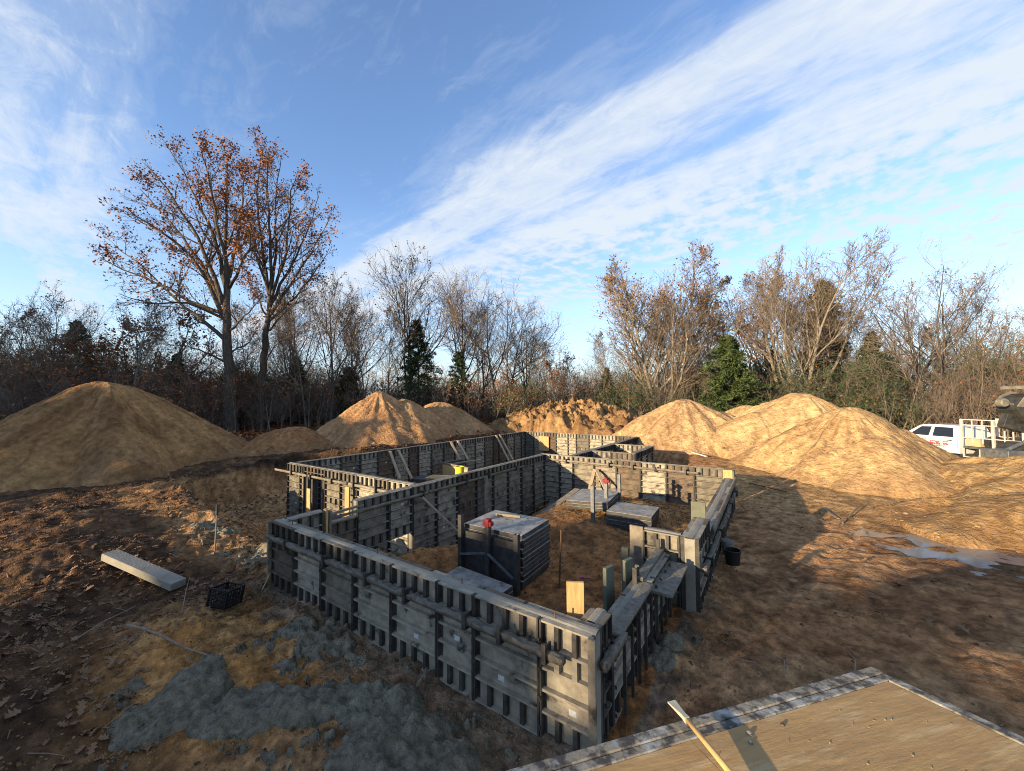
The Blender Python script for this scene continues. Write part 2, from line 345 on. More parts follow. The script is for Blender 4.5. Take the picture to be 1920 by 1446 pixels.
def height(x, y, fine=True):
    x = np.asarray(x, float); y = np.asarray(y, float)
    g = grade(x, y)
    h = g
    # working strip along the front and right walls
    dF = rect_d(x, y, -8.3, -1.0, 3.4, 14.5)
    h = h*sstep(.4, 4.0, dF) + .03*(1-sstep(.4, 4.0, dF))
    # over-dig round the deep part
    dB = pit_d(x, y)
    bank = -.85 + 3.0*np.maximum(dB-.45, 0)*(.55+.5*fbm(x*.5, y*.5, 9, 3))
    mB = sstep(2.6, 1.6, dB) * sstep(-7.9, -8.3, x)
    h = np.where(x < -8.05, np.minimum(h, np.maximum(bank, -.85)*1.0), h)
    dS = rect_d(x, y, -6.9, -4.8, 14.8, 20.0)
    bk = -.75 + 1.1*np.maximum(dS-.3, 0)*(.6+.7*fbm(x*.7, y*.7, 19, 3))
    h = np.where((y > 14.5) & (x > -7.0), np.minimum(h, bk), h)
    # ramp of sand in front of the pit on the left
    h = h + .40*np.exp(-(((x+13.6)/1.3)**2+((y-5.6)/1.3)**2))*(x < -8.3)*(y < 7.3)
    # rooms
    room = inside(x, y, -8.1, -1.3, 3.7, 14.5)
    rf = -1.22 + 1.25*sstep(-7.7, -5.2, x + .9*sstep(9, 5, y) + .35*(fbm(x*.8, y*.8, 5, 3)-.5)*2 + .7*sstep(10, 13, y))
    rf = rf + .30*np.exp(-(((x+5.0)/1.6)**2+((y-10.2)/2.2)**2)) + .42*np.exp(-(((x+3.3)/1.0)**2+((y-11.6)/.9)**2)) - .12*sstep(13.2, 14.2, y)
    rf = rf + .35*np.exp(-(((x+6.4)/.9)**2+((y-5.6)/1.5)**2))
    h = np.where(room, rf, h)
    base = inside(x, y, -15.0, -6.9, 7.4, 23.9) & ~room | inside(x, y, -15.0, -8.15, 7.4, 23.9)
    h = np.where(base, -1.2, h)
    h = np.where(inside(x, y, -6.9, -4.95, 16.5, 19.6), -1.0, h)
    # heaps and ruts in the near field, bank at the far left
    h = h + .55*np.exp(-(((x+7.6)/1.6)**2+((y+.5)/1.3)**2)) + .22*np.exp(-(((x+7.2)/1.1)**2+((y-1.9)/.8)**2))
    h = h + .32*np.exp(-(((x+14.5)/2.6)**2+((y-1.6)/1.2)**2)) + .38*np.exp(-(((x+16.0)/1.2)**2+((y-4.4)/.8)**2))
    h = h + .30*np.exp(-(((x+18.5)/1.7)**2+((y-9.5)/2.4)**2))+.25*np.exp(-(((x+17.4)/.9)**2+((y-13)/2.8)**2))
    # low wet hollow on the right
    pud = np.exp(-(((x-3.9)/2.2)**4+((y-12.9)/1.8)**4))
    h = h - .10*pud + .11*pud*(fbm(x*1.5+5, y*2.6, 33, 4)-.5)*2
    if fine:
        r = np.hypot(x, y)
        am = np.clip(r/9, .5, 2.2)
        lump = (fbm(x*1.7, y*1.7, 2, 4)-.5)
        left = sstep(-4, -9, x)*(1-base.astype(float))*(1-room.astype(float))
        h = h + lump*(.10+.18*left)*np.where(base, .2, 1.0) + (fbm(x*6, y*6, 40, 3)-.5)*(.05+.08*left)
        near = sstep(16, 5, r)*(1-base.astype(float))
        rdg = 1-np.abs(fbm(x*5.5, y*5.5, 81, 3)*2-1)
        h = h + near*((fbm(x*11, y*11, 82, 3)-.5)*(.045+.05*left) + (rdg-.7)*(.03+.07*left) + (fbm(x*27, y*27, 83, 2)-.5)*.02)
        # ruts running along the yard on the right
        yard = sstep(-.6, .6, x)*sstep(18, 12, y)
        h = h + yard*.05*(fbm(x*1.3+y*.3, y*5.5-x*1.2, 51, 4)-.5)*2 - yard*.05*(np.exp(-((np.mod(x-.35*y+40, 2.1)-.5)/.16)**2)+np.exp(-((np.mod(x-.35*y+40, 2.1)-1.4)/.16)**2))*sstep(.4, .6, fbm(x*.4, y*.4, 52, 2))
        wood = sstep(24, 36, -x*.62+y*.78)
        h = h + wood*.25*(fbm(x*.35, y*.35, 61, 3)-.5)
    return h
def ground_col(x, y, h):
    n1 = fbm(x*.55, y*.55, 71, 4); n2 = fbm(x*1.6, y*1.6, 72, 4); n3 = fbm(x*5, y*5, 73, 3)
    def mixc(c, k, col): return c*(1-k[:, None]) + np.array(col)*k[:, None]
    c = np.tile(np.array([.38, .195, .085]), (len(x), 1))                     # damp brown sand of the yard
    c = mixc(c, sstep(.42, .62, n1), (.44, .25, .12))
    c = mixc(c, sstep(.55, .7, n2)*.7, (.21, .10, .045))
    d = -x*.62+y*.78
    # dry sand near the heaps on the right
    k = sstep(13.5, 16.5, y+.25*x + 2.0*(n1-.5))*sstep(-3, -1, x)*(1-sstep(30, 40, d))
    c = mixc(c, k, (.46, .285, .125)); c = mixc(c, k*sstep(.5, .68, n2)*.6, (.30, .17, .08))
    # topsoil with litter on the left
    kl = sstep(-6.2, -8.0, x + 1.4*(n1-.5)*2 + .55*(3.4-np.clip(y, -4, 3.4))) * (1-inside(x, y, -15, -8, 7, 24))
    kl = np.maximum(kl, sstep(.22, -.22, y-(1.04-.205*(x+4.87))+.5*(n1-.5)*2)*sstep(-1.2, -2.4, x))
    kl = kl*(1-.75*np.exp(-(((x+13)/2.2)**2+((y-4.6)/1.2)**2)))
    c = mixc(c, kl, (.11, .062, .034)); c = mixc(c, kl*sstep(.50, .62, n2), (.19, .105, .052)); c = mixc(c, kl*sstep(.56, .66, n3)*.6, (.055, .034, .022))
    # orange sand in front of the wall
    ko = np.exp(-(((x+6.2)/1.9)**2+((y-2.2)/1.15)**2)**2)*sstep(.25, .5, n1+.2)
    c = mixc(c, np.clip(ko, 0, 1)*.9, (.52, .245, .072)); c = mixc(c, np.clip(ko, 0, 1)*sstep(.5, .64, n2)*.6, (.54, .31, .125))
    # banks of the pit are raw sand
    kb = sstep(1.5, 1.0, pit_d(x, y)+.4*(n1-.5))*(x < -8.2)*sstep(.62, .42, h)
    c = mixc(c, kb, (.46, .265, .12)); c = mixc(c, kb*sstep(.50, .64, n2)*.7, (.33, .175, .075))
    # dark topsoil lip
    pd = pit_d(x, y); lip = np.exp(-((pd-1.02-.25*(n1-.5))/.13)**2)*(x < -8.5)*sstep(5.2, 6.4, y)
    c = mixc(c, np.clip(lip*1.2, 0, 1), (.035, .024, .018))
    # room floor
    rm = inside(x, y, -8.1, -1.3, 3.7, 14.5)*1.0
    c = mixc(c, rm, (.38, .175, .065)); c = mixc(c, rm*sstep(.5, .66, n2)*.7, (.20, .095, .04))
    c = mixc(c, rm*sstep(9.3, 10.6, y)*.8, (.45, .25, .10))
    # cement wash along the footing
    kw = sstep(.55, .12, rect_d(x, y, -8.2, -1.45, 3.5, 14.5)+.9*(n2-.5)+.5*(n1-.5)+.3*(n3-.5))*(1-rm)*.75*sstep(15, 14, y)
    c = mixc(c, kw, (.21, .175, .125))
    # wood floor: rusty litter
    kwd = sstep(21, 27, d+3*(n1-.5))*(1-sstep(-5, 2, x)*(1-sstep(26, 32, d)))
    c = mixc(c, kwd, (.15, .062, .032)); c = mixc(c, kwd*sstep(.48, .6, n2), (.085, .045, .028))
    # wet rim of the hollow
    pud = np.exp(-(((x-4.0)/2.0)**4+((y-12.9)/1.9)**4))
    c = mixc(c, pud*.75, (.14, .078, .042))
    n5 = fbm(x*17, y*17, 74, 3); c *= ((.72+.5*n3)*(.45+1.1*n5))[:, None]
    return c
def make_ground():
    th = np.concatenate([np.linspace(radians(-34-80), radians(-34+80), 660), np.linspace(radians(-34+80), radians(-34+280), 60)[1:-1]])
    # azimuth measured from +Y toward +X
    rr = np.concatenate([np.geomspace(.35, 2.2, 30)[:-1], np.geomspace(2.2, 30, 400)[:-1], np.geomspace(30, 900, 110)])
    T, Rr = np.meshgrid(th, rr, indexing='ij'); X = (Rr*np.sin(T)).ravel(); Y = (Rr*np.cos(T)).ravel()
    Z = height(X, Y)
    nT, nR = len(th), len(rr)
    i = np.arange(nT)[:, None]; j = np.arange(nR-1)[None, :]; i2 = (i+1) % nT
    F = np.stack([i*nR+j, i*nR+j+1, i2*nR+j+1, i2*nR+j], -1).reshape(-1, 4)
    V = np.stack([X, Y, Z], 1)
    # close the centre
    c0 = len(V); V = np.vstack([V, [[0, 0, Z.reshape(nT, nR)[:, 0].mean()]]])
    ii = np.arange(nT); Tf = np.stack([np.full(nT, c0), ii*nR, ((ii+1) % nT)*nR], 1)
    me = mesh_np('ground', V, [F, Tf], ['ground'], smooth=True)
    C = ground_col(V[:, 0], V[:, 1], V[:, 2])
    ca = me.color_attributes.new('col', 'FLOAT_COLOR', 'POINT'); ca.data.foreach_set('color', np.hstack([C, np.ones((len(C), 1))]).astype(np.float32).ravel())
    o = link_mesh('ground', me); tag(o, kind='structure')
make_ground()
def gz(x, y): return float(height(np.array([x]), np.array([y]))[0])

# ------------------------------------------------------------------ sand heaps
HEAPV = []
def heap(label, c, r, h, rot=0.0, asp=1.0, seed=1, rough=.10, rills=.5, peak=.12, col=(.47, .30, .135), col2=(.36, .21, .09), skew=(0, 0), lobes=(), name='sand_heap', n=150, lumps=0.0, group=None):
    """a tipped heap: straight flanks at the angle of repose, a soft crest and side lobes"""
    nt, nr = n, int(n*.55)
    T, S = np.meshgrid(np.linspace(0, 2*pi, nt, endpoint=False), np.linspace(0, 1.12, nr), indexing='ij')
    lx = S*np.cos(T)*r*asp; ly = S*np.sin(T)*r
    X = c[0]+lx*cos(rot)-ly*sin(rot); Y = c[1]+lx*sin(rot)+ly*cos(rot)
    def cone(px, py, rad, hh, pk):
        dx = (X-px)*cos(rot)+(Y-py)*sin(rot); dy = -(X-px)*sin(rot)+(Y-py)*cos(rot)
        q = np.hypot(dx/asp, dy)/rad
        q = q*(1+.30*(fbm(2.2*np.cos(np.arctan2(dy, dx))+5*seed, 2.2*np.sin(np.arctan2(dy, dx)), seed, 3)-.5)*2)
        return hh*(sqrt(1+pk*pk)-np.sqrt(q*q+pk*pk))*1.08
    Z = cone(c[0]+skew[0], c[1]+skew[1], r, h, peak)
    for (ox, oy, rr, hh) in lobes:
        z2 = cone(c[0]+ox, c[1]+oy, rr, hh, .14); k = .12*h; Z = np.maximum(Z, z2) + k*.25*np.exp(-((Z-z2)/k)**2)
    ang = np.arctan2(Y-c[1], X-c[0])
    wrp = (fbm(X*.45, Y*.45, seed+55, 3)-.5)*1.6; ang = ang+wrp*S
    rl = fbm(ang*7+S*.8, S*4.0, seed+5, 4)-.5
    gl = np.abs(fbm(ang*16+.6*S, S*1.2+3, seed+15, 3)-.5)*2
    Z = Z + rills*((.26*rl-.07*sstep(.16, .0, gl))*sstep(.1, .35, S)*sstep(1.05, .7, S))*np.clip(S*3, 0, 1) + rough*(fbm(X*1.1, Y*1.1, seed+9, 4)-.5)*2 + rough*.6*(fbm(X*4.5, Y*4.5, seed+12, 3)-.5)
    if lumps:
        q = fbm(X*1.5, Y*1.5, seed+20, 4); Z = Z + (lumps*((1-np.abs(fbm(X*.9, Y*.9, seed+20, 3)*2-1))**2*1.5-.9)*.55 + lumps*.55*((1-np.abs(fbm(X*2.3, Y*2.3, seed+21, 3)*2-1))**2-.6) + lumps*.3*(fbm(X*6, Y*6, seed+31, 3)-.5))*np.clip(1.15-S*.5, 0, 1)
    base = height(X, Y, False)
    g = grade(X, Y); base0 = height(np.array([c[0]]), np.array([c[1]]), False)[0]
    Zw = base+np.maximum(Z, -.25); Zw = np.where(S > 1.09, base-.3, Zw)
    V = np.stack([X, Y, Zw], -1).reshape(-1, 3)
    i = np.arange(nt)[:, None]; j = np.arange(nr-1)[None, :]; i2 = (i+1) % nt
    F = np.stack([i*nr+j, i*nr+j+1, i2*nr+j+1, i2*nr+j], -1).reshape(-1, 4)
    loc = np.array([c[0], c[1], base0]); V = V-loc
    me = mesh_np(name, V, [F], ['sand'], smooth=True)
    xs = X.ravel(); ys = Y.ravel()
    n1 = fbm(xs*.6, ys*.6, seed+2, 4); n2 = fbm(ang.ravel()*7, S.ravel()*2.5, seed+3, 4); n3 = fbm(xs*3, ys*3, seed+6, 3); n4 = fbm(ang.ravel()*17, S.ravel()*3.5, seed+8, 3)
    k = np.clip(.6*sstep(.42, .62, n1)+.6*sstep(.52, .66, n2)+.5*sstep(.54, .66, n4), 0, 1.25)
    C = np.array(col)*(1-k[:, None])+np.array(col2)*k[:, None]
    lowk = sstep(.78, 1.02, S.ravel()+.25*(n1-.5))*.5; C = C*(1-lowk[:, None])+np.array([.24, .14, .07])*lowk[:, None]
    C *= (.72+.56*n3)[:, None]
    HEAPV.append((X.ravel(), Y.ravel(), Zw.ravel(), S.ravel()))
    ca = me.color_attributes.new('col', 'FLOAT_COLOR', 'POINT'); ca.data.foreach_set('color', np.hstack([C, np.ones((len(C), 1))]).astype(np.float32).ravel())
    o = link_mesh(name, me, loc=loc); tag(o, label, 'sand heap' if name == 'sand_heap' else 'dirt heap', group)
    return o
def P2(px, D): d = ray(px, 755); k = D/hypot(d[0], d[1]); return (d[0]*k, d[1]*k)
GH = 'heaps of sand round the site'
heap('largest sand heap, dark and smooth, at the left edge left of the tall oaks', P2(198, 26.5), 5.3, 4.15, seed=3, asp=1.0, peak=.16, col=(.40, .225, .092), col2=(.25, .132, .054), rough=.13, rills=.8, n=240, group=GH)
heap('small low sand mound at the foot of the two tall oaks', P2(546, 25.5), 2.7, 1.35, seed=8, peak=.25, col=(.40, .20, .085), col2=(.29, .14, .058), rough=.1, group=GH)
heap('pointed sand heap with a pale lower left side behind the long far wall', P2(712, 27.6), 4.7, 3.15, seed=11, peak=.1, col=(.46, .265, .125), col2=(.33, .18, .085), rills=.7, lobes=((1.2, 1.4, 3.9, 2.55),), n=190, group=GH)
heap('sand heap whose tip shows just behind the pointed heap', P2(758, 31.5), 4.2, 2.75, seed=14, peak=.15, col=(.42, .26, .12), col2=(.33, .19, .09), group=GH)
heap('rounded sand heap right of the pointed heap beyond the far wall', P2(826, 31.0), 4.5, 2.75, seed=17, peak=.25, col=(.42, .25, .12), col2=(.32, .185, .085), rills=.6, group=GH)
heap('rough lumpy heap of excavated dirt behind the back corner of the formwork', P2(1078, 32.5), 6.6, 2.9, seed=21, peak=.45, asp=1.15, rot=.35, col=(.33, .20, .09), col2=(.17, .095, .045), rough=.3, lumps=1.0, name='dirt_heap', n=210)
heap('broad pale sand heap nearest the small stairwell forms', P2(1284, 26.5), 4.3, 2.95, seed=25, peak=.2, asp=1.0, rot=.3, col=(.50, .325, .16), col2=(.34, .21, .105), lobes=((1.9, .6, 3.0, 2.0),), n=190, group=GH)
heap('low sand heap between the stairwell heap and the tallest right heap', P2(1404, 28.0), 3.7, 2.55, seed=29, peak=.2, col=(.51, .335, .16), col2=(.36, .23, .11), group=GH)
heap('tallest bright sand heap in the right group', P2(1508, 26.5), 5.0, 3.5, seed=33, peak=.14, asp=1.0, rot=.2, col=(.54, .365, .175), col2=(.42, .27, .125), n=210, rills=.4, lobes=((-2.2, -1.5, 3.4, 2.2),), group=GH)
heap('wide front sand heap with a ridge running toward the yard, left of the white pickup', P2(1588, 23.2), 4.35, 3.05, seed=37, peak=.14, asp=1.0, rot=-.2, col=(.48, .31, .145), col2=(.30, .185, .088), n=230, rills=.9, lobes=((.5, -2.2, 3.0, 1.75),), group=GH)
heap('low sand heap cut by the right edge below the black digger arm', P2(2010, 22.5), 5.2, 1.75, seed=41, peak=.3, col=(.42, .27, .12), col2=(.28, .17, .075), rough=.2, group=GH)
heap('near sand mound cut by the right edge beside the puddle', P2(2075, 17.5), 4.0, 1.3, seed=45, peak=.35, col=(.41, .26, .115), col2=(.28, .165, .072), rough=.14, group=GH)

# ------------------------------------------------------------------ formwork
ZT = 1.22                      # top of wall
_pm = {}
def panel_mesh(w, H, kind=0, tone=0):
    """aluminium wall form seen from its ribbed side (-y): skin, rim rails, cross ribs, end studs"""
    key = (round(w, 3), round(H, 3), kind, tone)
    if key in _pm: return _pm[key]
    D = .072; b = MB()
    b.box2((0, -.006, 0), (w, 0, H))                                        # skin
    e = .003
    b.box2((e, -D, 0), (.024, -.006, H), 1); b.box2((w-.024, -D, 0), (w-e, -.006, H), 1); b.box2((.024, -.012, .02), (.055, -.006, H-.02), 1); b.box2((w-.055, -.012, .02), (w-.024, -.006, H-.02), 1)      # side rails, and dark strips on the skin that deepen the recess beside them
    b.box2((.022, -D+.004, 0), (w-.022, -.006, .02)); b.box2((.022, -D+.004, H-.02), (w-.022, -.006, H))
    top = .27 if H > .8 else .18; bot = .28 if H > .8 else .16
    step = .215 if H > 1.5 else .225
    zs = []; z = bot
    while z < H-top-.09: zs.append(z); z += step
    zs.append(H-top)
    if kind == 2: zs = [bot, H*.5, H-top]
    for z in zs: b.box2((.022, -D+.007, z-.007), (w-.022, -.006, z+.007)); b.box2((.022, -D+.006, z-.019), (w-.022, -D+.013, z-.007))
    for z in zs: b.box2((.055, -.010, z-.052), (w-.055, -.006, z-.019), 1)  # dark strip on the skin under each rib, painting in its shade line
    n = max(1, int(round(w/.225))-1)
    for i in range(n):
        x = w*(i+1)/(n+1)
        b.box2((x-.026, -D+.009, .02), (x+.026, -.006, bot-.019), 1); b.box2((x-.026, -D+.009, H-top+.007), (x+.026, -.006, H-.02), 1)  # end studs coloured dark, standing in for dark gaps between the plates
    if kind == 1:
        for i in range(2):
            x = w*(i+1)/3; zm = zs[len(zs)//2]; zn = zs[len(zs)//2+1] if len(zs) > len(zs)//2+1 else H-top
            b.box2((x-.03, -D+.009, zm+.007), (x+.03, -.006, zn-.019))
    # wedge bolts on the rails
    z = .12
    while z < H:
        b.box2((-.012, -D-.010, z-.012), (.03, -D+.001, z+.012), 1); b.box2((.012, -D-.03, z-.02), (.02, -D-.0101, z+.02), 1)
        z += .3 if H < 1.5 else .41
    me = b.mesh('form_panel', [('form_panel', 'form_panel_brown', 'form_panel_pale')[tone], 'form_dark', 'form_rail'])
    _pm[key] = me
    return me
_sk = MB().box2((0, -.0022, 0), (.085, .001, .06)).mesh('sticker', ['sticker'])
RP = random.Random(11)
def face_panels(root, p, n, length, z0, z1, pw=.905, kinds=(0, 0, 0, 1), start=0.0):
    """forms along one face: p = start corner on the concrete face, n = outward normal"""
    a = (-n[1], n[0]); rz = atan2(a[1], a[0]); H = z1-z0
    x = 0.0; first = True
    while x < length-.05:
        w = min(pw if not (RP.random() < .12) else .61, length-x)
        if length-x-w < .12: w = length-x
        if w < .10: break
        me = panel_mesh(w-.006, H, RP.choice(kinds), RP.choice((0, 0, 0, 1, 2, 2)))
        loc = (p[0]+a[0]*x-root.location[0], p[1]+a[1]*x-root.location[1], z0-root.location[2])
        o = link_mesh('form_panel', me, root, loc, (0, 0, rz))
        if w > .5 and H > 1.0 and RP.random() < .32:
            # on the skin between two ribs
            st = link_mesh('sticker', _sk, o, (RP.uniform(.2, w-.3), -.006, RP.choice([.33, .55, .77]) if H < 1.5 else RP.choice([.56, 1.0, 1.42, 1.85])), (0, 0, 0))
        x += w
FT = .072
def wall(label, x0, x1, y0, y1, z0, z1, faces, core=True, group='concrete wall forms of the foundation', bolts=True, crown=.012):
    """poured wall between two rows of forms; x0..y1 is the overall footprint with forms"""
    root = empty('formwork_section', ((x0+x1)/2, (y0+y1)/2, z0)); tag(root, label, 'formwork', group)
    L = lambda a: (a[0]-root.location[0], a[1]-root.location[1], a[2]-root.location[2])
    along_x = (x1-x0) > (y1-y0)
    if along_x: cx0, cx1, cy0, cy1 = x0, x1, y0+FT, y1-FT
    else: cx0, cx1, cy0, cy1 = x0+FT, x1-FT, y0, y1
    # concrete core with a floated, slightly wavy top that laps over the form rims
    n = max(4, int(max(x1-x0, y1-y0)/.12)); vs = []; fs = []
    for i in range(n+1):
        t = i/n
        for k in range(5):
            s = k/4
            zz = z1 - .004 + crown*sin(pi*s) + (.010*(vnoise(np.array([t*n*.35]), np.array([k*1.7+x0]), 5)[0]-.5) if 0 < k < 4 else -.012)
            if along_x: vs.append(L((cx0+(cx1-cx0)*t, cy0-.02+(cy1-cy0+.04)*s, zz+.006)))
            else: vs.append(L((cx0-.02+(cx1-cx0+.04)*s, cy0+(cy1-cy0)*t, zz+.006)))
    for i in range(n):
        for k in range(4):
            q = (i*5+k, i*5+k+1, (i+1)*5+k+1, (i+1)*5+k); fs.append(q if not along_x else q[::-1])
    b = MB(); b.v = vs; b.f = fs; b.m = [0]*len(fs)
    b.box2(L((cx0, cy0, z0)), L((cx1, cy1, z1-.012)))
    b.build('concrete_pour', 'concrete', root)
    for f in faces:
        if f == '-y': face_panels(root, (x0, y0+FT), (0, -1), x1-x0, z0, z1)
        if f == '+y': face_panels(root, (x1, y1-FT), (0, 1), x1-x0, z0, z1)
        if f == '-x': face_panels(root, (x0+FT, y1), (-1, 0), y1-y0, z0, z1)
        if f == '+x': face_panels(root, (x1-FT, y0), (1, 0), y1-y0, z0, z1)
    if bolts:
        Ln = max(x1-x0, y1-y0); k = int(Ln/1.15)
        for i in range(k):
            t = (i+.5+RP.uniform(-.15, .15))/k
            px, py = (x0+(x1-x0)*t, (y0+y1)/2+RP.uniform(-.03, .03)) if along_x else ((x0+x1)/2+RP.uniform(-.03, .03), y0+(y1-y0)*t)
            MB().tube([(0, 0, -.05), (0, 0, .085)], .007, 6).build('anchor_bolt', 'rust', root, L((px, py, z1)))
    return root
def splashed_beam(name, parent, p, q, w, h, mat='splashed_timber', lump=.012, seed=1):
    """timber waler with set concrete on its upper face"""
    p = np.array(p, float); q = np.array(q, float); d = q-p; Ln = np.linalg.norm(d); d /= Ln
    side = np.cross(d, [0, 0, 1]); side /= np.linalg.norm(side); up = np.cross(side, d)
    n = max(3, int(Ln/.05)); prof = [(-1, -1), (1, -1), (1, .7), (.8, 1), (0, 1.04), (-.8, 1), (-1, .7)]
    V = []; rg = np.random.default_rng(seed)
    for i in range(n+1):
        c = p+d*Ln*i/n
        for k, (a, b) in enumerate(prof):
            j = 0 if k < 2 else lump*(vnoise(np.array([i*.71+seed]), np.array([k*1.3]), seed)[0]*2-.6 + vnoise(np.array([i*.21+seed]), np.array([k*.5]), seed+4)[0]*1.2-.6)
            V.append(c+side*(a*w/2+(j*.6*np.sign(a))) + up*(b*h/2+j*1.3))
    m = len(prof); i = np.arange(n)[:, None]; k = np.arange(m)[None, :]
    F = np.stack([i*m+k, i*m+(k+1) % m, (i+1)*m+(k+1) % m, (i+1)*m+k], -1).reshape(-1, 4)
    caps = np.array([list(range(m))[::-1], [n*m+x for x in range(m)]])
    V = np.array(V)-(np.array(parent.location) if parent else 0)
    return link_mesh(name, mesh_np(name, V, [F, caps], [mat]), parent)
def clamp(parent, p, n):
    """waler bracket: two cheeks and a wedge"""
    b = MB(); t = Vector((-n[1], n[0], 0)); nn = Vector((n[0], n[1], 0)); M = Matrix((t, nn, Vector((0, 0, 1)))).transposed()
    b.box(Vector(), (.016, .15, .16), M); b.box(nn*.075+Vector((0, 0, .02)), (.05, .014, .2), M); b.box(Vector((0, 0, -.075)), (.06, .14, .016), M)
    b.build('waler_clamp', 'form_dark', parent, tuple(Vector(p)-Vector(parent.location)))

# front wall
wf = wall('long front formwork wall with a concrete-splashed timber rail, nearest the camera', -8.15, -1.50, 3.60, 3.85, 0, ZT, ('-y', '+y'))
for i, (a, c) in enumerate(((-8.08, -6.1), (-6.07, -4.15), (-4.12, -2.6), (-2.57, -1.78))):
    splashed_beam('waler', wf, (a, 3.535, .965-.006*i), (c, 3.53, .955-.006*i), .075, .06, seed=3+i, lump=.02)
for x in (-7.3, -6.05, -4.95, -4.1, -3.05, -2.55, -1.98): clamp(wf, (x, 3.54, .955), (0, -1))
MB().box2((-.0, -.03, 0), (.045, .03, ZT+.004)).box2((.045, -.03, 0), (.075, .0, ZT)).build('corner_post', 'form_panel', wf, (-1.545+4.825, 3.60-3.725, 0))
MB().box2((-.0, -.03, 0), (.045, .03, ZT+.004)).build('corner_post', 'form_panel', wf, (-8.16+4.825, 3.60-3.725, 0))
# left stub and low sill
ws = wall('short formwork return at the left end of the front wall', -8.15, -7.90, 3.852, 4.55, 0, ZT, ('+x', '-x'))
wall('low sill section of formwork under the two rails beside the left return', -8.28, -8.03, 4.56, 5.44, -1.22, .86, ('+x', '-x'), bolts=False)
# middle long wall with a low doorway near its front end
wm = wall('long shaded middle formwork wall between the room and the basement', -8.28, -8.03, 7.12, 14.35, -1.22, ZT, ('+x', '-x'))
wall('formwork lintel over the low bright opening at the front end of the middle wall', -8.28, -8.03, 5.45, 7.11, .03, ZT, ('+x', '-x'))
wall('narrow formwork pier left of the low bright opening in the middle wall', -8.275, -8.035, 5.46, 5.86, -1.22, .02, ('+x', '-x'), bolts=False)
for i, (a, c) in enumerate(((5.5, 7.6), (7.65, 10.3), (10.4, 12.6))): splashed_beam('waler', wm, (-7.975, a, 1.0), (-7.975, c, .99), .05, .06, seed=21+i, lump=.006, mat='old_timber')
for y in (7.4, 9.2, 10.35, 12): clamp(wm, (-7.98, y, .99), (1, 0))
MB().box2((0, -.09, 0), (.04, .09, 1.75)).build('strongback', 'old_timber', wm, (-7.965+8.155, 10.16-10.735, .45))
# basement front wall with a doorway
DR0, DR1 = -13.95, -12.62
wb = wall('sunlit formwork wall with timber rail right of the basement doorway', DR1, -8.29, 7.27, 7.52, -1.22, ZT, ('-y', '+y'))
wall('sunlit formwork pier left of the basement doorway', -15.15, DR0, 7.27, 7.52, -1.22, ZT, ('-y', '+y'))
wall('formwork lintel above the basement doorway', DR0+.004, DR1-.004, 7.28, 7.51, .86, ZT-.002, ('-y', '+y'), bolts=False)
for i, (a, c) in enumerate(((-15.9, -13.6), (-13.5, -11.2), (-11.1, -8.5))): splashed_beam('waler', wb, (a, 7.20, .93), (c, 7.20, .92), .06, .07, seed=31+i, lump=.005, mat='old_timber')
for x in (-14.6, -13.3, -12.0, -10.8, -9.7, -8.9): clamp(wb, (x, 7.2, .92), (0, -1))
for x in (-13.82, -13.5, -12.78): MB().box2((x, 7.30, -1.2), (x+.09, 7.48, .85)).build('door_post', 'form_dark', wb, tuple(-Vector(wb.location)))
# far side, back, right back
wl = wall('longest formwork wall along the far left side of the basement', -15.15, -14.90, 7.53, 23.75, -1.22, ZT, ('+x', '-x'))
wk = wall('back formwork wall of the basement with a plywood patch', -15.15, -6.75, 23.76, 24.01, -1.22, ZT, ('-y', '+y'))
MB().box2((-13.75, 23.672, -.05), (-12.95, 23.692, .95)).build('plywood_patch', 'new_timber', wk, tuple(-Vector(wk.location)))
wall('formwork wall at the back right running up to the far corner', -7.05, -6.80, 14.61, 23.755, -1.22, ZT, ('+x', '-x'))
# cross wall
wc = wall('sunlit formwork cross wall closing the room, with a timber rail', -8.28, -1.36, 14.36, 14.60, -1.22, ZT, ('-y', '+y'))
for i, (a, c) in enumerate(((-7.9, -5.2), (-5.15, -3.5), (-3.45, -2.1))): splashed_beam('waler', wc, (a, 14.29, 1.04), (c, 14.29, 1.03), .06, .07, seed=41+i, lump=.004, mat='old_timber')
for x in (-7.0, -5.2, -4.3, -3.5, -2.5): clamp(wc, (x, 14.29, 1.03), (0, -1))
MB().box2((-1.37, 14.2, .55), (-1.10, 14.24, 1.24)).build('end_board', 'new_timber', wc, tuple(-Vector(wc.location)))
MB().box2((-1.10, 14.18, .6), (-1.05, 14.5, 1.22)).build('end_board', 'treated_timber', wc, tuple(-Vector(wc.location)))
# stairwell bay
wall('front formwork of the small stairwell bay behind the cross wall', -6.79, -4.85, 16.40, 16.64, -1.22, ZT, ('-y', '+y'))
wall('right formwork side of the small stairwell bay', -5.10, -4.85, 16.65, 19.44, -1.22, ZT, ('+x', '-x'))
wall('back formwork of the small stairwell bay', -6.79, -4.85, 19.45, 19.70, -1.22, ZT, ('-y', '+y'))
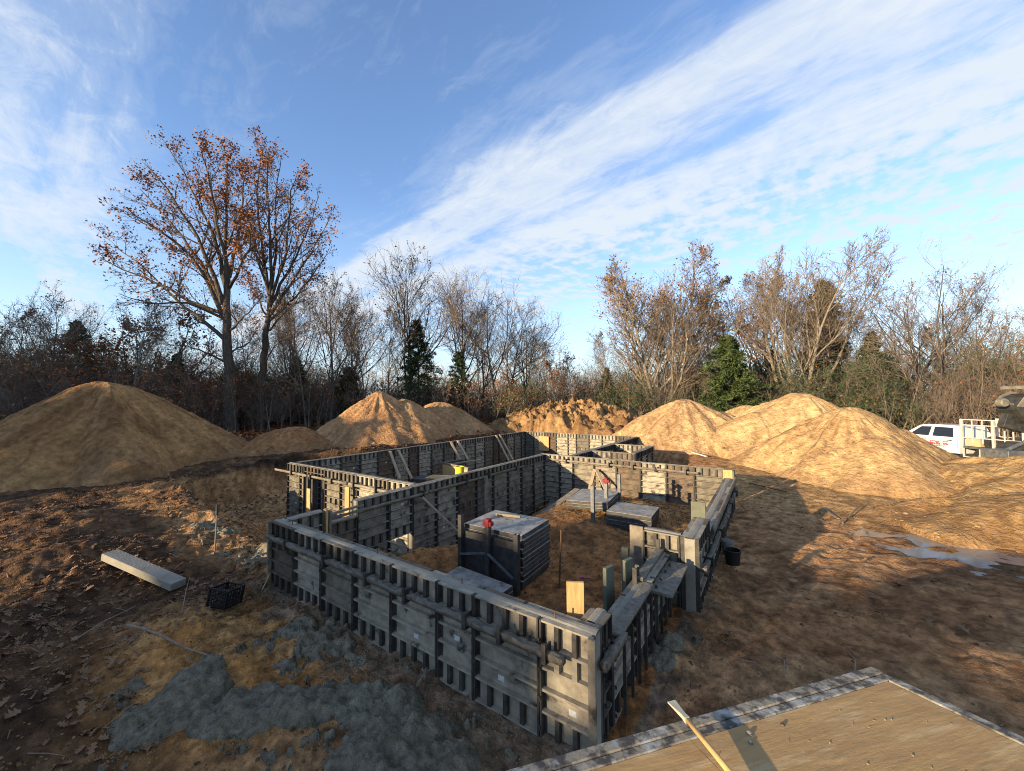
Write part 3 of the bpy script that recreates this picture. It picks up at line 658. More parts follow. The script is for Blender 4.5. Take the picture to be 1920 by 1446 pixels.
# right side: garage wall with a dropped door sill
wr = wall('right formwork wall, dropped part between the step and the cross wall', -1.34, -1.05, 8.36, 14.34, 0, .98, ('+x', '-x'), bolts=False)
wr2 = wall('tall near end of the right formwork wall at the step', -1.34, -1.05, 7.04, 8.355, 0, ZT, ('+x', '-x'), bolts=False)
wr3 = wall('short formwork return facing the camera at the step of the right wall', -1.96, -1.345, 7.04, 7.29, 0, ZT, ('-y', '+y'), bolts=False)
splashed_beam('top_plank', wr, (-1.0, 8.5, 1.0), (-1.0, 14.0, 1.0), .05, .14, mat='old_timber', seed=52, lump=.003)
for i, (a, c) in enumerate(((7.1, 9.3), (9.4, 11.8), (11.9, 14.2))): splashed_beam('waler', wr, (-.985, a, .70), (-.985, c, .70), .07, .07, seed=55+i, lump=.015)
for y in (7.6, 9.35, 11.85, 13.4): clamp(wr, (-.99, y, .69), (1, 0))
# front right wall with its door sill
wq = wall('tall stub of the right front formwork wall at the near corner', -1.75, -1.50, 3.855, 4.15, 0, ZT, ('+x', '-x'), bolts=False)
wq2 = wall('low right front formwork wall under the door planks', -1.77, -1.50, 4.155, 7.03, 0, .90, ('+x', '-x'), bolts=False)
splashed_beam('waler', wq, (-1.43, 3.68, .93), (-1.43, 4.3, .93), .08, .08, seed=61, lump=.02)
b_ = splashed_beam('top_plank', wq2, (-1.50, 4.2, .955), (-1.50, 5.62, .955), .14, .045, mat='splashed_timber', seed=62, lump=.004)
splashed_beam('top_plank', wq2, (-1.66, 5.68, .955), (-1.66, 7.0, .955), .13, .045, mat='splashed_timber', seed=63, lump=.004)
MB().box2((-1.56, 5.7, .80), (-1.20, 6.9, .835)).build('ledge_board', 'splashed_timber', wq2, tuple(-Vector(wq2.location)))
for y in (5.60, 5.72, 6.95): MB().box2((-1.72, y, .9), (-1.66, y+.03, 1.13)).build('clamp_upright', 'form_dark', wq2, tuple(-Vector(wq2.location)))
for i in range(9): MB().box2((-1.46, 4.35+i*.29, .02), (-1.425, 4.37+i*.29, .88)).build('stud', 'form_dark', wq2, tuple(-Vector(wq2.location)))

# timber rails over the low sill
for z, y0 in ((.99, 4.55), (1.07, 4.6)):
    MB().beam((-7.98 if z < 1 else -8.06, y0, z), (-7.96 if z < 1 else -8.05, 5.6, z+.03), .05, .05, 0).build('rail', 'old_timber', ws, tuple(-Vector(ws.location)))

# boards standing or leaning at the forms
def board(label, p, q, w, t, mat='old_timber', name='timber_board', cat='board', up=(0, 0, 1), group=None):
    p = Vector(p); q = Vector(q); o = MB().beam(Vector(), q-p, w, t, 0, up).build(name, mat, None, p, bevel=.003)
    tag(o, label, cat, group); return o
board('upright pale board in front of the basement doorway', (-12.9, 6.9, -.75), (-12.9, 6.9, .62), .20, .04, 'new_timber', up=(0, 1, 0))
board('short upright board at the end of the left return', (-7.95, 4.62, .5), (-7.95, 4.62, 1.24), .12, .05, 'new_timber', up=(0, 1, 0))
board('tall yellowish board upright against the sunlit basement wall', (-11.05, 7.12, -.8), (-11.05, 7.12, .86), .22, .04, 'new_timber', up=(0, 1, 0))
board('tall narrow timber between the doorway board and the left return', (-7.93, 4.70, .2), (-7.93, 4.70, 1.2), .07, .05, 'old_timber', up=(0, 1, 0))
board('upright orange board in the near right corner of the forms', (-1.86, 3.98, .25), (-1.86, 3.98, 1.53), .19, .04, 'new_timber', up=(-.55, 1, 0))
board('weathered upright board inside the step of the right wall', (-2.12, 7.2, .0), (-2.12, 7.2, 1.22), .24, .045, 'old_timber', up=(0, 1, 0))
board('dark upright board on the tall end of the right wall', (-1.25, 8.38, .95), (-1.25, 8.38, 1.52), .26, .05, 'treated_timber', up=(0, 1, 0))
board('greenish block standing inside the low right front wall, left one', (-1.98, 5.35, .3), (-1.98, 5.35, 1.18), .19, .06, 'treated_timber', up=(-1, .3, 0))
board('greenish block standing inside the low right front wall, right one', (-1.86, 5.85, .3), (-1.86, 5.85, 1.14), .19, .06, 'treated_timber', up=(-1, .3, 0))
board('short dark block behind the weathered board at the step', (-2.22, 6.85, .1), (-2.22, 6.85, .92), .12, .07, 'treated_timber', up=(0, 1, 0))
GB = 'timber braces leaning on the forms'
def brace(label, p, q, w=.10, t=.05): return board(label, q, p, w+.02, t, 'brace_timber', 'timber_brace', 'brace', group=GB)
def on_x(px, py, X): d = ray(px, py); k = X/d[0]; return Vector((X, d[1]*k, CAMZ+d[2]*k))
def on_y(px, py, Y): d = ray(px, py); k = Y/d[1]; return Vector((d[0]*k, Y, CAMZ+d[2]*k))
brace('long timber brace leaning on the front part of the middle wall', (-7.93, 7.35, .92), (-6.95, 8.85, -1.0), .11)
for i, (a, c, lab) in enumerate((((731, 846), (750, 898), 'pale brace nearest the basement doorway on the far wall'), ((747, 844), (776, 906), 'dark brace just right of the pale one on the far wall'), ((845, 828), (862, 862), 'left brace of the middle pair on the far wall'), ((858, 826), (878, 862), 'right brace of the middle pair on the far wall'), ((930, 816), (954, 864), 'brace nearest the back corner on the far wall'), ((937, 815), (962, 862), 'second brace beside the one nearest the back corner'))):
    p = on_x(*a, -14.83); q = on_x(*c, -13.6); brace(lab, p, q, .10)
brace('left leg of the brace pair on the sunlit cross wall', on_y(1115, 880, 14.27), on_y(1103, 928, 13.5), .11)
brace('right leg of the brace pair on the sunlit cross wall', on_y(1118, 880, 14.25), on_y(1136, 918, 13.6), .11)

# ------------------------------------------------------------------ trees
class Grow:
    """vectorised branching: every level is one array of polylines"""
    def __init__(s, seed): s.r = np.random.default_rng(seed); s.lv = []
    def add(s, P, R): s.lv.append((P, R)); return len(s.lv)-1
    def roots(s, pos, H, rad, n=8, lean=.06, wob=.035, taper=.25, dirs=None):
        B = len(pos); r = s.r; P = np.zeros((B, n, 3)); P[:, 0] = pos
        d = np.tile([0, 0, 1.0], (B, 1)) + r.normal(size=(B, 3))*[lean, lean, 0]
        if dirs is not None: d = np.array(dirs, float)
        d /= np.linalg.norm(d, axis=1)[:, None]
        for i in range(1, n):
            d = d + r.normal(size=(B, 3))*wob + np.array([0, 0, .03]); d /= np.linalg.norm(d, axis=1)[:, None]
            P[:, i] = P[:, i-1] + d*(H/(n-1))[:, None]
        t = np.linspace(0, 1, n); R = rad[:, None]*(1-(1-taper)*t**.85); R[:, 0] *= 1.35
        return s.add(P, R)
    def kids(s, lv, k, t0, t1, ang, lr, n=5, trop=.12, wob=.10, rr=.55, tip=.25, lvar=.3, tpow=1.0, taper_len=.5, bias=None, rmin=.006, flat=1.0):
        P, R = s.lv[lv]; B, m, _ = P.shape; r = s.r; C = B*k
        pi_ = np.repeat(np.arange(B), k)
        t = t0+(t1-t0)*((np.tile((np.arange(k)+.5)/k, B) + r.uniform(-.5, .5, C)/k)**tpow); t = np.clip(t, 0, .999)
        f = t*(m-1); i0 = np.minimum(f.astype(int), m-2); w = (f-i0)[:, None]
        base = P[pi_, i0]*(1-w)+P[pi_, i0+1]*w; tan_ = P[pi_, i0+1]-P[pi_, i0]; tan_ /= np.linalg.norm(tan_, axis=1)[:, None]+1e-9
        rb = R[pi_, i0]*(1-w[:, 0])+R[pi_, i0+1]*w[:, 0]
        Lp = np.linalg.norm(np.diff(P, axis=1), axis=2).sum(1)[pi_]
        rv = r.normal(size=(C, 3)); rv -= (rv*tan_).sum(1)[:, None]*tan_; rv /= np.linalg.norm(rv, axis=1)[:, None]+1e-9
        if flat != 1.0: rv[:, 2] *= flat; rv /= np.linalg.norm(rv, axis=1)[:, None]+1e-9
        a = np.radians(ang)*(1+r.normal(size=C)*.2); a = a[:, None]
        d = tan_*np.cos(a)+rv*np.sin(a)
        if bias is not None: d = d+np.array(bias); d /= np.linalg.norm(d, axis=1)[:, None]
        Ln = Lp*lr*(1-taper_len*(t-t0)/(t1-t0+1e-6))*(1+r.uniform(-lvar, lvar, C))
        Q = np.zeros((C, n, 3)); Q[:, 0] = base
        for i in range(1, n):
            d = d + r.normal(size=(C, 3))*wob + np.array([0, 0, trop]); d /= np.linalg.norm(d, axis=1)[:, None]
            Q[:, i] = Q[:, i-1]+d*(Ln/(n-1))[:, None]
        r0 = np.maximum(np.minimum(rb*rr, Ln*.02+.004), rmin)
        RR = np.maximum(r0[:, None]*(1-(1-tip)*np.linspace(0, 1, n)), rmin*.7)
        return s.add(Q, RR)
def tubes(P, R, k):
    B, n, _ = P.shape
    T = np.gradient(P, axis=1); T /= np.linalg.norm(T, axis=2)[..., None]+1e-9
    ref = np.where(np.abs(T[..., 2:3]) > .8, np.array([1.0, 0, 0]), np.array([0, 0, 1.0]))
    X = np.cross(T, ref); X /= np.linalg.norm(X, axis=2)[..., None]+1e-9; Y = np.cross(T, X)
    a = np.arange(k)*2*pi/k
    V = P[:, :, None, :] + R[:, :, None, None]*(X[:, :, None, :]*np.cos(a)[None, None, :, None]+Y[:, :, None, :]*np.sin(a)[None, None, :, None])
    b = np.arange(B)[:, None, None]; i = np.arange(n-1)[None, :, None]; j = np.arange(k)[None, None, :]; j2 = (j+1) % k
    o = b*n*k
    F = np.stack([o+i*k+j, o+i*k+j2, o+(i+1)*k+j2, o+(i+1)*k+j], -1).reshape(-1, 4)
    return V.reshape(-1, 3), F
def cards(C, size, r, asp=.7, axis=None):
    """small leaf-like faces, folded once"""
    n = len(C); u = r.normal(size=(n, 3)) if axis is None else axis + r.normal(size=(n, 3))*.35
    u /= np.linalg.norm(u, axis=1)[:, None]; v = r.normal(size=(n, 3)); v -= (v*u).sum(1)[:, None]*u; v /= np.linalg.norm(v, axis=1)[:, None]
    w = np.cross(u, v); sz = size*(1+r.uniform(-.4, .4, n))
    s = sz[:, None]
    V = np.stack([C-u*s*.5, C+v*s*asp*.5+w*s*.12, C+u*s*.5, C-v*s*asp*.5+w*s*.12], 1).reshape(-1, 3)
    F = np.arange(n*4).reshape(n, 4)
    return V, F
def join(parts):
    V = []; F = []; M = []; o = 0
    for (v, f, m) in parts:
        V.append(v); F.append(f+o); M.append(np.full(len(f), m)); o += len(v)
    return np.vstack(V), F, M
def tree_obj(name, label, cat, loc, trunk_parts, crown_parts, tmats, cmats, group=None, rz=0.0, scale=1.0):
    root = empty(name, loc, rz); root.scale = (scale,)*3; tag(root, label, cat, group)
    V, F, M = join(trunk_parts); link_mesh('trunk', mesh_np('trunk', V, F, tmats, M, smooth=True), root)
    V, F, M = join(crown_parts); link_mesh('crown', mesh_np('crown', V, F, cmats, M), root)
    return root
def clone_tree(src, label, loc, rz, scale, group=None, name=None, sz=1.0):
    o = src.copy(); COL.objects.link(o)
    if name: o.name = name
    o.location = loc; o.rotation_euler = (0, 0, rz); o.scale = (scale, scale, scale*sz); o['label'] = label
    if group: o['group'] = group
    for ch in src.children:
        c = ch.copy(); COL.objects.link(c); c.parent = o
    return o

def leaf_points(G, lv, frac, r, jit=.12, zf=None):
    P = G.lv[lv][0]; Q = P[:, 1:].reshape(-1, 3)
    p = np.full(len(Q), frac) if zf is None else frac*zf(Q)
    Q = Q[r.random(len(Q)) < p]
    return Q + r.normal(size=Q.shape)*jit

# the two tall oaks: limbs laid out from the photograph in the plane across the view, with depth of their own
def oak(label, base_px, z0, D, limbs, trunk, seed, leaf_frac, r0):
    ctr = at(base_px[0], base_px[1], z0); ctr = ctr*np.array([1, 1, 0])+np.array([0, 0, z0])
    dep = (ctr-np.array([0, 0, CAMZ]))@_fw; rg = np.random.default_rng(seed)
    def w(px, py, off): d = ray(px, py); return np.array([0, 0, CAMZ])+d*(dep+off)-ctr
    def poly(pts, n, off1):
        pts = np.array(pts, float); sgm = np.r_[0, np.cumsum(np.hypot(*np.diff(pts, axis=0).T))]; t = np.linspace(0, sgm[-1], n)
        x = np.interp(t, sgm, pts[:, 0]); y = np.interp(t, sgm, pts[:, 1]); o = off1*(t/sgm[-1])**1.1
        Q = np.array([w(a, b, c) for a, b, c in zip(x, y, o)])
        # soften the corners
        for _ in range(2): Q[1:-1] = (Q[:-2]+2*Q[1:-1]+Q[2:])/4
        Q[1:-1] += rg.normal(size=Q[1:-1].shape)*.05
        return Q
    G = Grow(seed)
    T = poly(trunk, 14, 0); T[0] = (0, 0, -.3)
    tl = G.add(T[None], (r0*(1-.62*np.linspace(0, 1, 14)**.8)*np.r_[1.25, 1.08, np.ones(12)])[None])
    limbs = [([(l[0][0][0]+(a-l[0][0][0])*.90, l[0][0][1]+(c-l[0][0][1])*.90) for a, c in l[0]], l[1], l[2]) for l in limbs]
    LP = np.stack([poly(l[0], 12, l[1]) for l in limbs]); LR = np.stack([l[2]*(1-.85*np.linspace(0, 1, 12)**.9) for l in limbs])
    ll = G.add(LP, LR)
    b1 = G.kids(ll, 12, .14, .97, 38, .27, n=7, trop=.07, wob=.11, rr=.6, taper_len=.55, rmin=.014)
    b2 = G.kids(b1, 7, .15, 1.0, 42, .46, n=5, trop=.05, wob=.14, rr=.6, taper_len=.4, rmin=.010)
    b3 = G.kids(b2, 4, .2, 1.0, 45, .55, n=3, trop=.03, wob=.18, rr=.6, taper_len=.3, rmin=.0075)
    tr = [(*tubes(*G.lv[tl], 10), 0), (*tubes(*G.lv[ll], 7), 0)]
    hi = max(p[:, 2].max() for p in (LP.reshape(-1, 3),))
    zf = lambda Q: sstep(.30, .62, Q[:, 2]/hi)*(.35+1.3*sstep(.45, .62, fbm(Q[:, 0]*.45+Q[:, 1]*.3, Q[:, 2]*.45, seed, 3)))
    lp = leaf_points(G, b3, leaf_frac, rg, .10, zf); lp = np.repeat(lp, 3, 0)+rg.normal(size=(len(lp)*3, 3))*.17
    lv, lf = cards(lp, .165, rg, .7)
    cr = [(*tubes(*G.lv[b1], 5), 0), (*tubes(*G.lv[b2], 4), 0), (*tubes(*G.lv[b3], 3), 0), (lv, lf, 1)]
    return tree_obj('oak_tree', label, 'tree', tuple(ctr), tr, cr, ['bark'], ['bark', 'oak_leaf'], 'the two tall oaks')
oak('taller left oak, still holding rust-brown leaves over its whole spreading crown', (434, 812), 1.05, 0,
    [([(426, 590), (360, 570), (300, 530), (210, 500), (160, 470)], -2.0, .16), ([(425, 640), (380, 600), (310, 545), (250, 480), (190, 440)], 3.0, .17),
     ([(420, 600), (390, 520), (330, 440), (260, 400), (215, 365)], -3.5, .19), ([(418, 570), (375, 490), (310, 400), (245, 330)], 3.5, .18),
     ([(420, 570), (385, 470), (330, 370), (262, 285)], -1.0, .19), ([(424, 540), (400, 430), (350, 330), (308, 255)], 2.5, .18),
     ([(428, 540), (412, 430), (390, 320), (368, 242)], -2.5, .18), ([(428, 530), (420, 420), (430, 310), (418, 245)], 1.0, .17),
     ([(430, 520), (450, 430), (462, 340), (455, 270)], 3.0, .15), ([(430, 540), (470, 470), (480, 390)], -3.0, .13),
     ([(430, 620), (470, 585), (500, 545)], -3.5, .10), ([(432, 660), (475, 640), (490, 600)], 3.0, .08), ([(425, 680), (360, 650), (290, 640)], -3.0, .09),
     ([(424, 600), (340, 560), (270, 570), (200, 545)], -4.0, .12), ([(428, 720), (400, 705), (375, 695)], -2.0, .05), ([(432, 700), (450, 690), (465, 670)], -2.5, .05)],
    [(434, 812), (430, 740), (430, 680), (424, 620), (426, 560), (428, 500)], 5, .50, .52)
oak('thinner right oak of the tall pair, leafy at its crown top, bare to the right', (487, 806), 1.1, 0,
    [([(507, 560), (480, 470), (440, 400), (400, 340)], -2.5, .13), ([(506, 560), (490, 450), (475, 350), (487, 255)], 1.5, .16),
     ([(508, 540), (505, 430), (500, 330), (505, 248)], -1.5, .15), ([(508, 550), (520, 450), (515, 350), (530, 262)], 2.5, .15),
     ([(508, 560), (540, 470), (545, 380), (565, 290)], -2.0, .14), ([(508, 570), (545, 500), (580, 430), (608, 345)], 2.5, .14),
     ([(508, 590), (560, 510), (605, 440), (632, 385)], -1.5, .13), ([(507, 600), (555, 560), (600, 500), (630, 450)], 3.0, .12),
     ([(506, 620), (545, 575), (585, 530)], -3.0, .09), ([(503, 600), (470, 530), (440, 500)], 3.0, .09), ([(497, 680), (520, 640), (560, 620)], -3.0, .06), ([(490, 740), (470, 720), (462, 690)], -2.5, .05)],
    [(487, 806), (487, 740), (493, 680), (500, 620), (507, 570), (510, 520)], 9, .46, .40)

# ---- bare trees of the wood edge
def bare_tree(seed, H=14.0, r0=.20, stems=1, spread=.0, limb_ang=38, first=.28, leaf=.0, twig='twig', bark='bark', k=(11, 8, 6), lr=(.52, .48, .5), trop=.10, leafmat='dry_leaf', leafsz=.16):
    G = Grow(seed); rg = np.random.default_rng(seed+100)
    a = np.arange(stems)*2*pi/stems+rg.uniform(0, 6); pos = np.stack([np.cos(a), np.sin(a), np.zeros(stems)], 1)*(.12*(stems > 1)); pos[:, 2] = -.3
    dirs = np.stack([np.cos(a)*spread, np.sin(a)*spread, np.ones(stems)], 1)+rg.normal(size=(stems, 3))*.05
    tl = G.roots(pos, H*rg.uniform(.82, 1.0, stems), np.full(stems, r0), n=12, wob=.05, taper=.10, dirs=dirs)
    b0 = G.kids(tl, k[0], first, .98, limb_ang, lr[0], n=8, trop=trop, wob=.10, rr=.62, taper_len=.72, rmin=.02)
    b1 = G.kids(b0, k[1], .18, 1.0, 40, lr[1], n=5, trop=.07, wob=.13, rr=.6, taper_len=.5, rmin=.015)
    b2 = G.kids(b1, k[2], .15, 1.0, 42, lr[2], n=4, trop=.05, wob=.15, rr=.6, taper_len=.3, rmin=.012)
    tr = [(*tubes(*G.lv[tl], 8), 0), (*tubes(*G.lv[b0], 5), 0)]
    cr = [(*tubes(*G.lv[b1], 3), 0), (*tubes(*G.lv[b2], 3), 0)]
    if leaf:
        zf = lambda Q: sstep(.25, .7, Q[:, 2]/H)*(.3+1.4*sstep(.45, .62, fbm(Q[:, 0]*.5+Q[:, 1]*.4, Q[:, 2]*.5, seed, 3)))
        v, f = cards(leaf_points(G, b2, leaf, rg, .12, zf), leafsz, rg, .7); cr.append((v, f, 1))
    return tr, cr, [bark], [twig, leafmat]
GW = 'trees along the edge of the wood'
def place(px, py_base, D):            # foot of a tree standing on the ground at a distance
    d = ray(px, 755); k = D/hypot(d[0], d[1]); x, y = d[0]*k, d[1]*k; return (x, y, gz(x, y)-.05)
def hgt(px, py_top, D, loc):          # its height so that the top stands where it was seen
    return far(px, py_top, D)[2]-loc[2]
_src = {}
def put(kind, label, px, top, D, rz=None, name='bare_tree', group=GW, sz=1.0):
    tr, cr, tm, cm, H = KIND[kind]; loc = place(px, 0, D); s = hgt(px, top, D, loc)/H
    rz = R0.uniform(0, 6.28) if rz is None else rz
    if kind in _src: return clone_tree(_src[kind], label, loc, rz, s/sz, group, name, sz)
    o = tree_obj(name, label, 'tree', loc, tr, cr, tm, cm, group, rz, s/sz); o.scale[2] = s; _src[kind] = o; return o
def conifer(seed, H=12.0, Rb=3.0, mat='needles', dens=1.0, first=.08, droop=-.10, pw=.8, sz=.25):
    G = Grow(seed); r = G.r
    tl = G.roots(np.array([[0, 0, -.3]]), np.array([H]), np.array([H*.016]), n=12, lean=.01, wob=.01, taper=.06)
    K = int(70*dens); t = np.linspace(first, .985, K); P0 = G.lv[tl][0][0]; z = t*H
    az = np.arange(K)*2.4+r.normal(size=K)*.3; L = Rb*((1-t)**pw)*(1+r.uniform(-.5, .25, K))+.18
    n = 6; P = np.zeros((K, n, 3)); s = np.linspace(0, 1, n)
    bx = np.interp(z, P0[:, 2], P0[:, 0]); by = np.interp(z, P0[:, 2], P0[:, 1])
    for i in range(n):
        P[:, i, 0] = bx+np.cos(az)*L*s[i]; P[:, i, 1] = by+np.sin(az)*L*s[i]; P[:, i, 2] = z+L*(.30*s[i]*(t+.25)+droop*s[i]**2*2)
    bl = G.add(P, np.maximum(.035*(1-t)[:, None]*(1-s)[None], .008))
    sb = G.kids(bl, 9, .15, 1.0, 55, .34, n=4, trop=.0, wob=.08, taper_len=.6, rmin=.006, flat=.35)
    Q1 = G.lv[sb][0]; Q = Q1.reshape(-1, 3); ax = np.repeat(Q1[:, -1]-Q1[:, 0], Q1.shape[1], 0); ax /= np.linalg.norm(ax, axis=1)[:, None]
    rep = 7; Q = np.repeat(Q, rep, 0)+r.normal(size=(len(Q)*rep, 3))*.10; ax = np.repeat(ax, rep, 0)+np.array([0, 0, .25])
    v, f = cards(Q, sz, r, .32, ax)
    return [(*tubes(*G.lv[tl], 7), 0)], [(*tubes(*G.lv[bl], 4), 0), (v, f, 1)], ['bark'], ['dark_twig', mat]
KIND = {}
KIND['vase'] = (*bare_tree(21, 15, .20, 1, limb_ang=36, first=.18, leaf=.10, k=(17, 12, 8), lr=(.66, .46, .5)), 15)
KIND['broad'] = (*bare_tree(22, 15, .24, 5, .42, limb_ang=40, first=.16, leaf=.34, k=(14, 13, 10), lr=(.52, .44, .5), bark='pale_bark', trop=.13, leafmat='dry_leaf'), 15)
KIND['fan'] = (*bare_tree(23, 15, .19, 6, .46, limb_ang=34, first=.18, leaf=.05, k=(12, 12, 10), lr=(.52, .44, .5), bark='pale_bark', trop=.14), 15)
KIND['slim'] = (*bare_tree(24, 14, .12, 1, limb_ang=34, first=.25, leaf=.12, k=(18, 12, 9), lr=(.50, .46, .5), bark='pale_bark'), 14)
KIND['crooked'] = (*bare_tree(25, 14, .22, 2, .22, limb_ang=46, first=.3, leaf=.06, k=(12, 12, 8), lr=(.66, .48, .5)), 14)
KIND['leafy'] = (*bare_tree(26, 9, .14, 2, .16, limb_ang=42, first=.15, leaf=.85, k=(10, 8, 5), lr=(.55, .48, .5), leafmat='oak_leaf', leafsz=.17), 9)
KIND['pine'] = (*conifer(31, 12, 3.7, dens=1.1), 12)
KIND['bright_pine'] = (*conifer(32, 8, 3.2, 'bright_needles', dens=1.3, pw=.65), 8)
KIND['tall_pine'] = (*conifer(33, 14, 2.6, dens=1.2, first=.3, pw=.55, sz=.3), 14)

put('slim', 'thin bare tree at the far left edge', 20, 575, 41)
put('vase', 'bare tree between the left edge and the rust-leaved bush', 95, 562, 44)
put('slim', 'slim bare tree rising above the left heap, left of the tall oaks', 240, 540, 40)
put('leafy', 'round tree with rust leaves standing above the left heap', 280, 560, 43, name='leafy_tree')
put('leafy', 'broad low tree with rust leaves at the left in front of a dark pine', 165, 615, 46, name='leafy_tree')
put('pine', 'dark pine top showing over the rust-leaved tree on the left', 150, 603, 52, name='pine_tree')
put('slim', 'slim bare tree just right of the tall oaks', 575, 545, 40)
put('vase', 'pale bare tree with a straight trunk over the pointed heap', 622, 535, 38)
put('slim', 'bare tree leaning between the pale tree and the tallest middle tree', 690, 580, 42)
put('vase', 'tallest bare tree in the middle, with a pointed crown', 768, 492, 42)
put('pine', 'dark pine standing under the tallest middle tree', 785, 600, 41, name='pine_tree')
put('crooked', 'dark-limbed bare tree right of the middle pine', 868, 556, 41)
put('pine', 'short dark pine to the right of the middle pine', 862, 660, 39, name='pine_tree')
put('crooked', 'bare tree with a few rust leaves at its crown, left of the sky gap', 945, 566, 42)
put('leafy', 'small rust-leaved tree beside the rough dirt heap', 1050, 655, 44, name='leafy_tree', sz=1.2)
put('slim', 'thin bare tree at the left side of the sky gap', 1005, 640, 46)
put('pine', 'dark spruce right of the rough dirt heap', 1135, 690, 44, name='pine_tree')
put('broad', 'big pinkish bare tree with many upright limbs, right of the sky gap', 1240, 475, 44, rz=.6)
put('slim', 'small bare tree left of the big pinkish tree', 1150, 620, 46)
put('bright_pine', 'bright green young pine in front of the wood', 1372, 632, 40, name='pine_tree')
put('leafy', 'rust-leaved tree between the two big bare trees', 1392, 575, 48, name='leafy_tree', sz=1.3)
put('fan', 'big fan-shaped bare tree with a pine inside it', 1500, 462, 45, rz=1.1)
put('tall_pine', 'tall olive pine standing inside the fan-shaped bare tree', 1545, 530, 48, name='pine_tree')
put('vase', 'bare tree left of the fan-shaped tree', 1435, 520, 50)
put('pine', 'dark blue-green spruce with a pointed top, right of the fan-shaped tree', 1640, 622, 46, name='pine_tree')
put('crooked', 'bare tree with a forked trunk near the white pickup', 1745, 528, 46, rz=2.2)
put('slim', 'bare tree at the right edge behind the forked tree', 1905, 560, 52)
put('vase', 'leaning bare tree between the forked tree and the right edge', 1840, 572, 50)
put('leafy', 'rust-leaved tree at the right edge above the digger arm', 1890, 668, 56, name='leafy_tree', sz=.8)
put('pine', 'short dark pine just left of the fan-shaped tree', 1300, 690, 47, name='pine_tree')

put('slim', 'bare tree peeping out directly behind the two tall oaks', 470, 560, 47)
put('crooked', 'grey bare tree between the oaks and the straight pale tree', 545, 580, 46)
put('vase', 'grey bare tree behind the straight pale tree, just to its right', 660, 560, 48)
put('slim', 'thin grey tree directly left of the tallest middle tree', 725, 560, 46)
put('vase', 'twiggy bare tree between the middle pine and the rusty-topped tree', 905, 590, 47)
put('crooked', 'low twiggy tree at the right foot of the rusty-topped tree', 985, 620, 48)
put('vase', 'bare tree standing behind the big pinkish tree, to its right', 1330, 560, 52)
put('slim', 'thin tree in the gap between the fan-shaped tree and the spruce', 1600, 590, 50)
put('crooked', 'low twiggy tree between the spruce and the forked tree', 1690, 610, 52)
put('slim', 'thin tree between the forked tree and the leaning tree', 1795, 600, 53)

put('pine', 'dark pine low in the wood between the left heap and the tall oaks', 335, 665, 46, name='pine_tree')
put('pine', 'dark pine in the wood between the oaks and the pointed heap', 560, 668, 45, name='pine_tree')
put('bright_pine', 'olive young pine at the foot of the straight pale tree', 655, 690, 44, name='pine_tree')
put('leafy', 'rust-leaved tree low behind the base of the two tall oaks', 455, 680, 43, name='leafy_tree', sz=.8)
put('leafy', 'rust-leaved sapling at the left edge of the wood', 40, 640, 45, name='leafy_tree', sz=.9)
put('pine', 'dark pine behind the bright young pine, to its right', 1450, 655, 50, name='pine_tree')

# ---- thicket under the trees and the wood behind, too tangled to count
def az_point(px, D): d = ray(px, 755); k = D/np.hypot(d[0], d[1]); return d[0]*k, d[1]*k
def thicket(name, label, seed, N, px0, px1, D0, D1, h0, h1, mats, leaf, k=(7, 5), rad=.035, lr=(.55, .5), lsz=.16, top=None, first=.12, needle=0):
    r = np.random.default_rng(seed); px = r.uniform(px0, px1, N); D = r.uniform(D0, D1, N)
    d = _fw[None]+_rt[None]*((px-960)/FPX)[:, None]; q = D/np.hypot(d[:, 0], d[:, 1]); X = d[:, 0]*q; Y = d[:, 1]*q
    Z = height(X, Y, False)-.1; H = r.uniform(h0, h1, N)*(.75+.5*fbm(px*.012, D*.05, seed, 3))
    G = Grow(seed); tl = G.roots(np.stack([X, Y, Z], 1), H, H*.008+rad*.35, n=5, lean=.16, wob=.10, taper=.2)
    b0 = G.kids(tl, k[0], first, 1.0, 42, lr[0], n=4, trop=.08, wob=.14, rr=.6, taper_len=.55, rmin=.012)
    b1 = G.kids(b0, k[1], .15, 1.0, 42, lr[1], n=3, trop=.04, wob=.16, rr=.6, taper_len=.3, rmin=.010)
    parts = [(*tubes(*G.lv[tl], 5), 0), (*tubes(*G.lv[b0], 3), 0), (*tubes(*G.lv[b1], 3), 0)]
    zf = lambda Q: sstep(.45, .62, fbm(Q[:, 0]*.22+Q[:, 1]*.17, Q[:, 2]*.3+Q[:, 0]*.05, seed+3, 3))
    v, f = cards(leaf_points(G, b1, leaf, r, .12, zf), lsz, r, .7); parts.append((v, f, 1))
    if needle:
        zn = lambda Q: sstep(.62, .70, fbm(Q[:, 0]*.13+Q[:, 1]*.11+7, Q[:, 2]*.10, seed+8, 2))
        Q = leaf_points(G, b1, 1.0, r, .15, zn); Q = np.repeat(Q, needle, 0)+r.normal(size=(len(Q)*needle, 3))*.25
        v, f = cards(Q, .34, r, .16); parts.append((v, f, 2))
    V, F, M = join(parts); o = link_mesh(name, mesh_np(name, V, F, mats, M)); tag(o, label, None, None, 'stuff'); return o
TM = ['dark_twig', 'oak_leaf', 'needles']
thicket('thicket', 'tangle of bare brown saplings and brush under the wood edge', 51, 620, -120, 1010, 36, 54, 2.2, 5.0, TM, .35, k=(9, 7), needle=1)
thicket('thicket', 'tangle of brush and young evergreens under the trees on the right', 52, 520, 1000, 2060, 40, 60, 2.6, 6.2, TM, .2, k=(9, 7), needle=2)
thicket('distant_wood', 'far wood closing the view behind the nearer trees', 53, 800, -200, 2120, 62, 125, 6.5, 11, TM, .18, k=(10, 8), rad=.1, lr=(.45, .5), lsz=.35, needle=2)
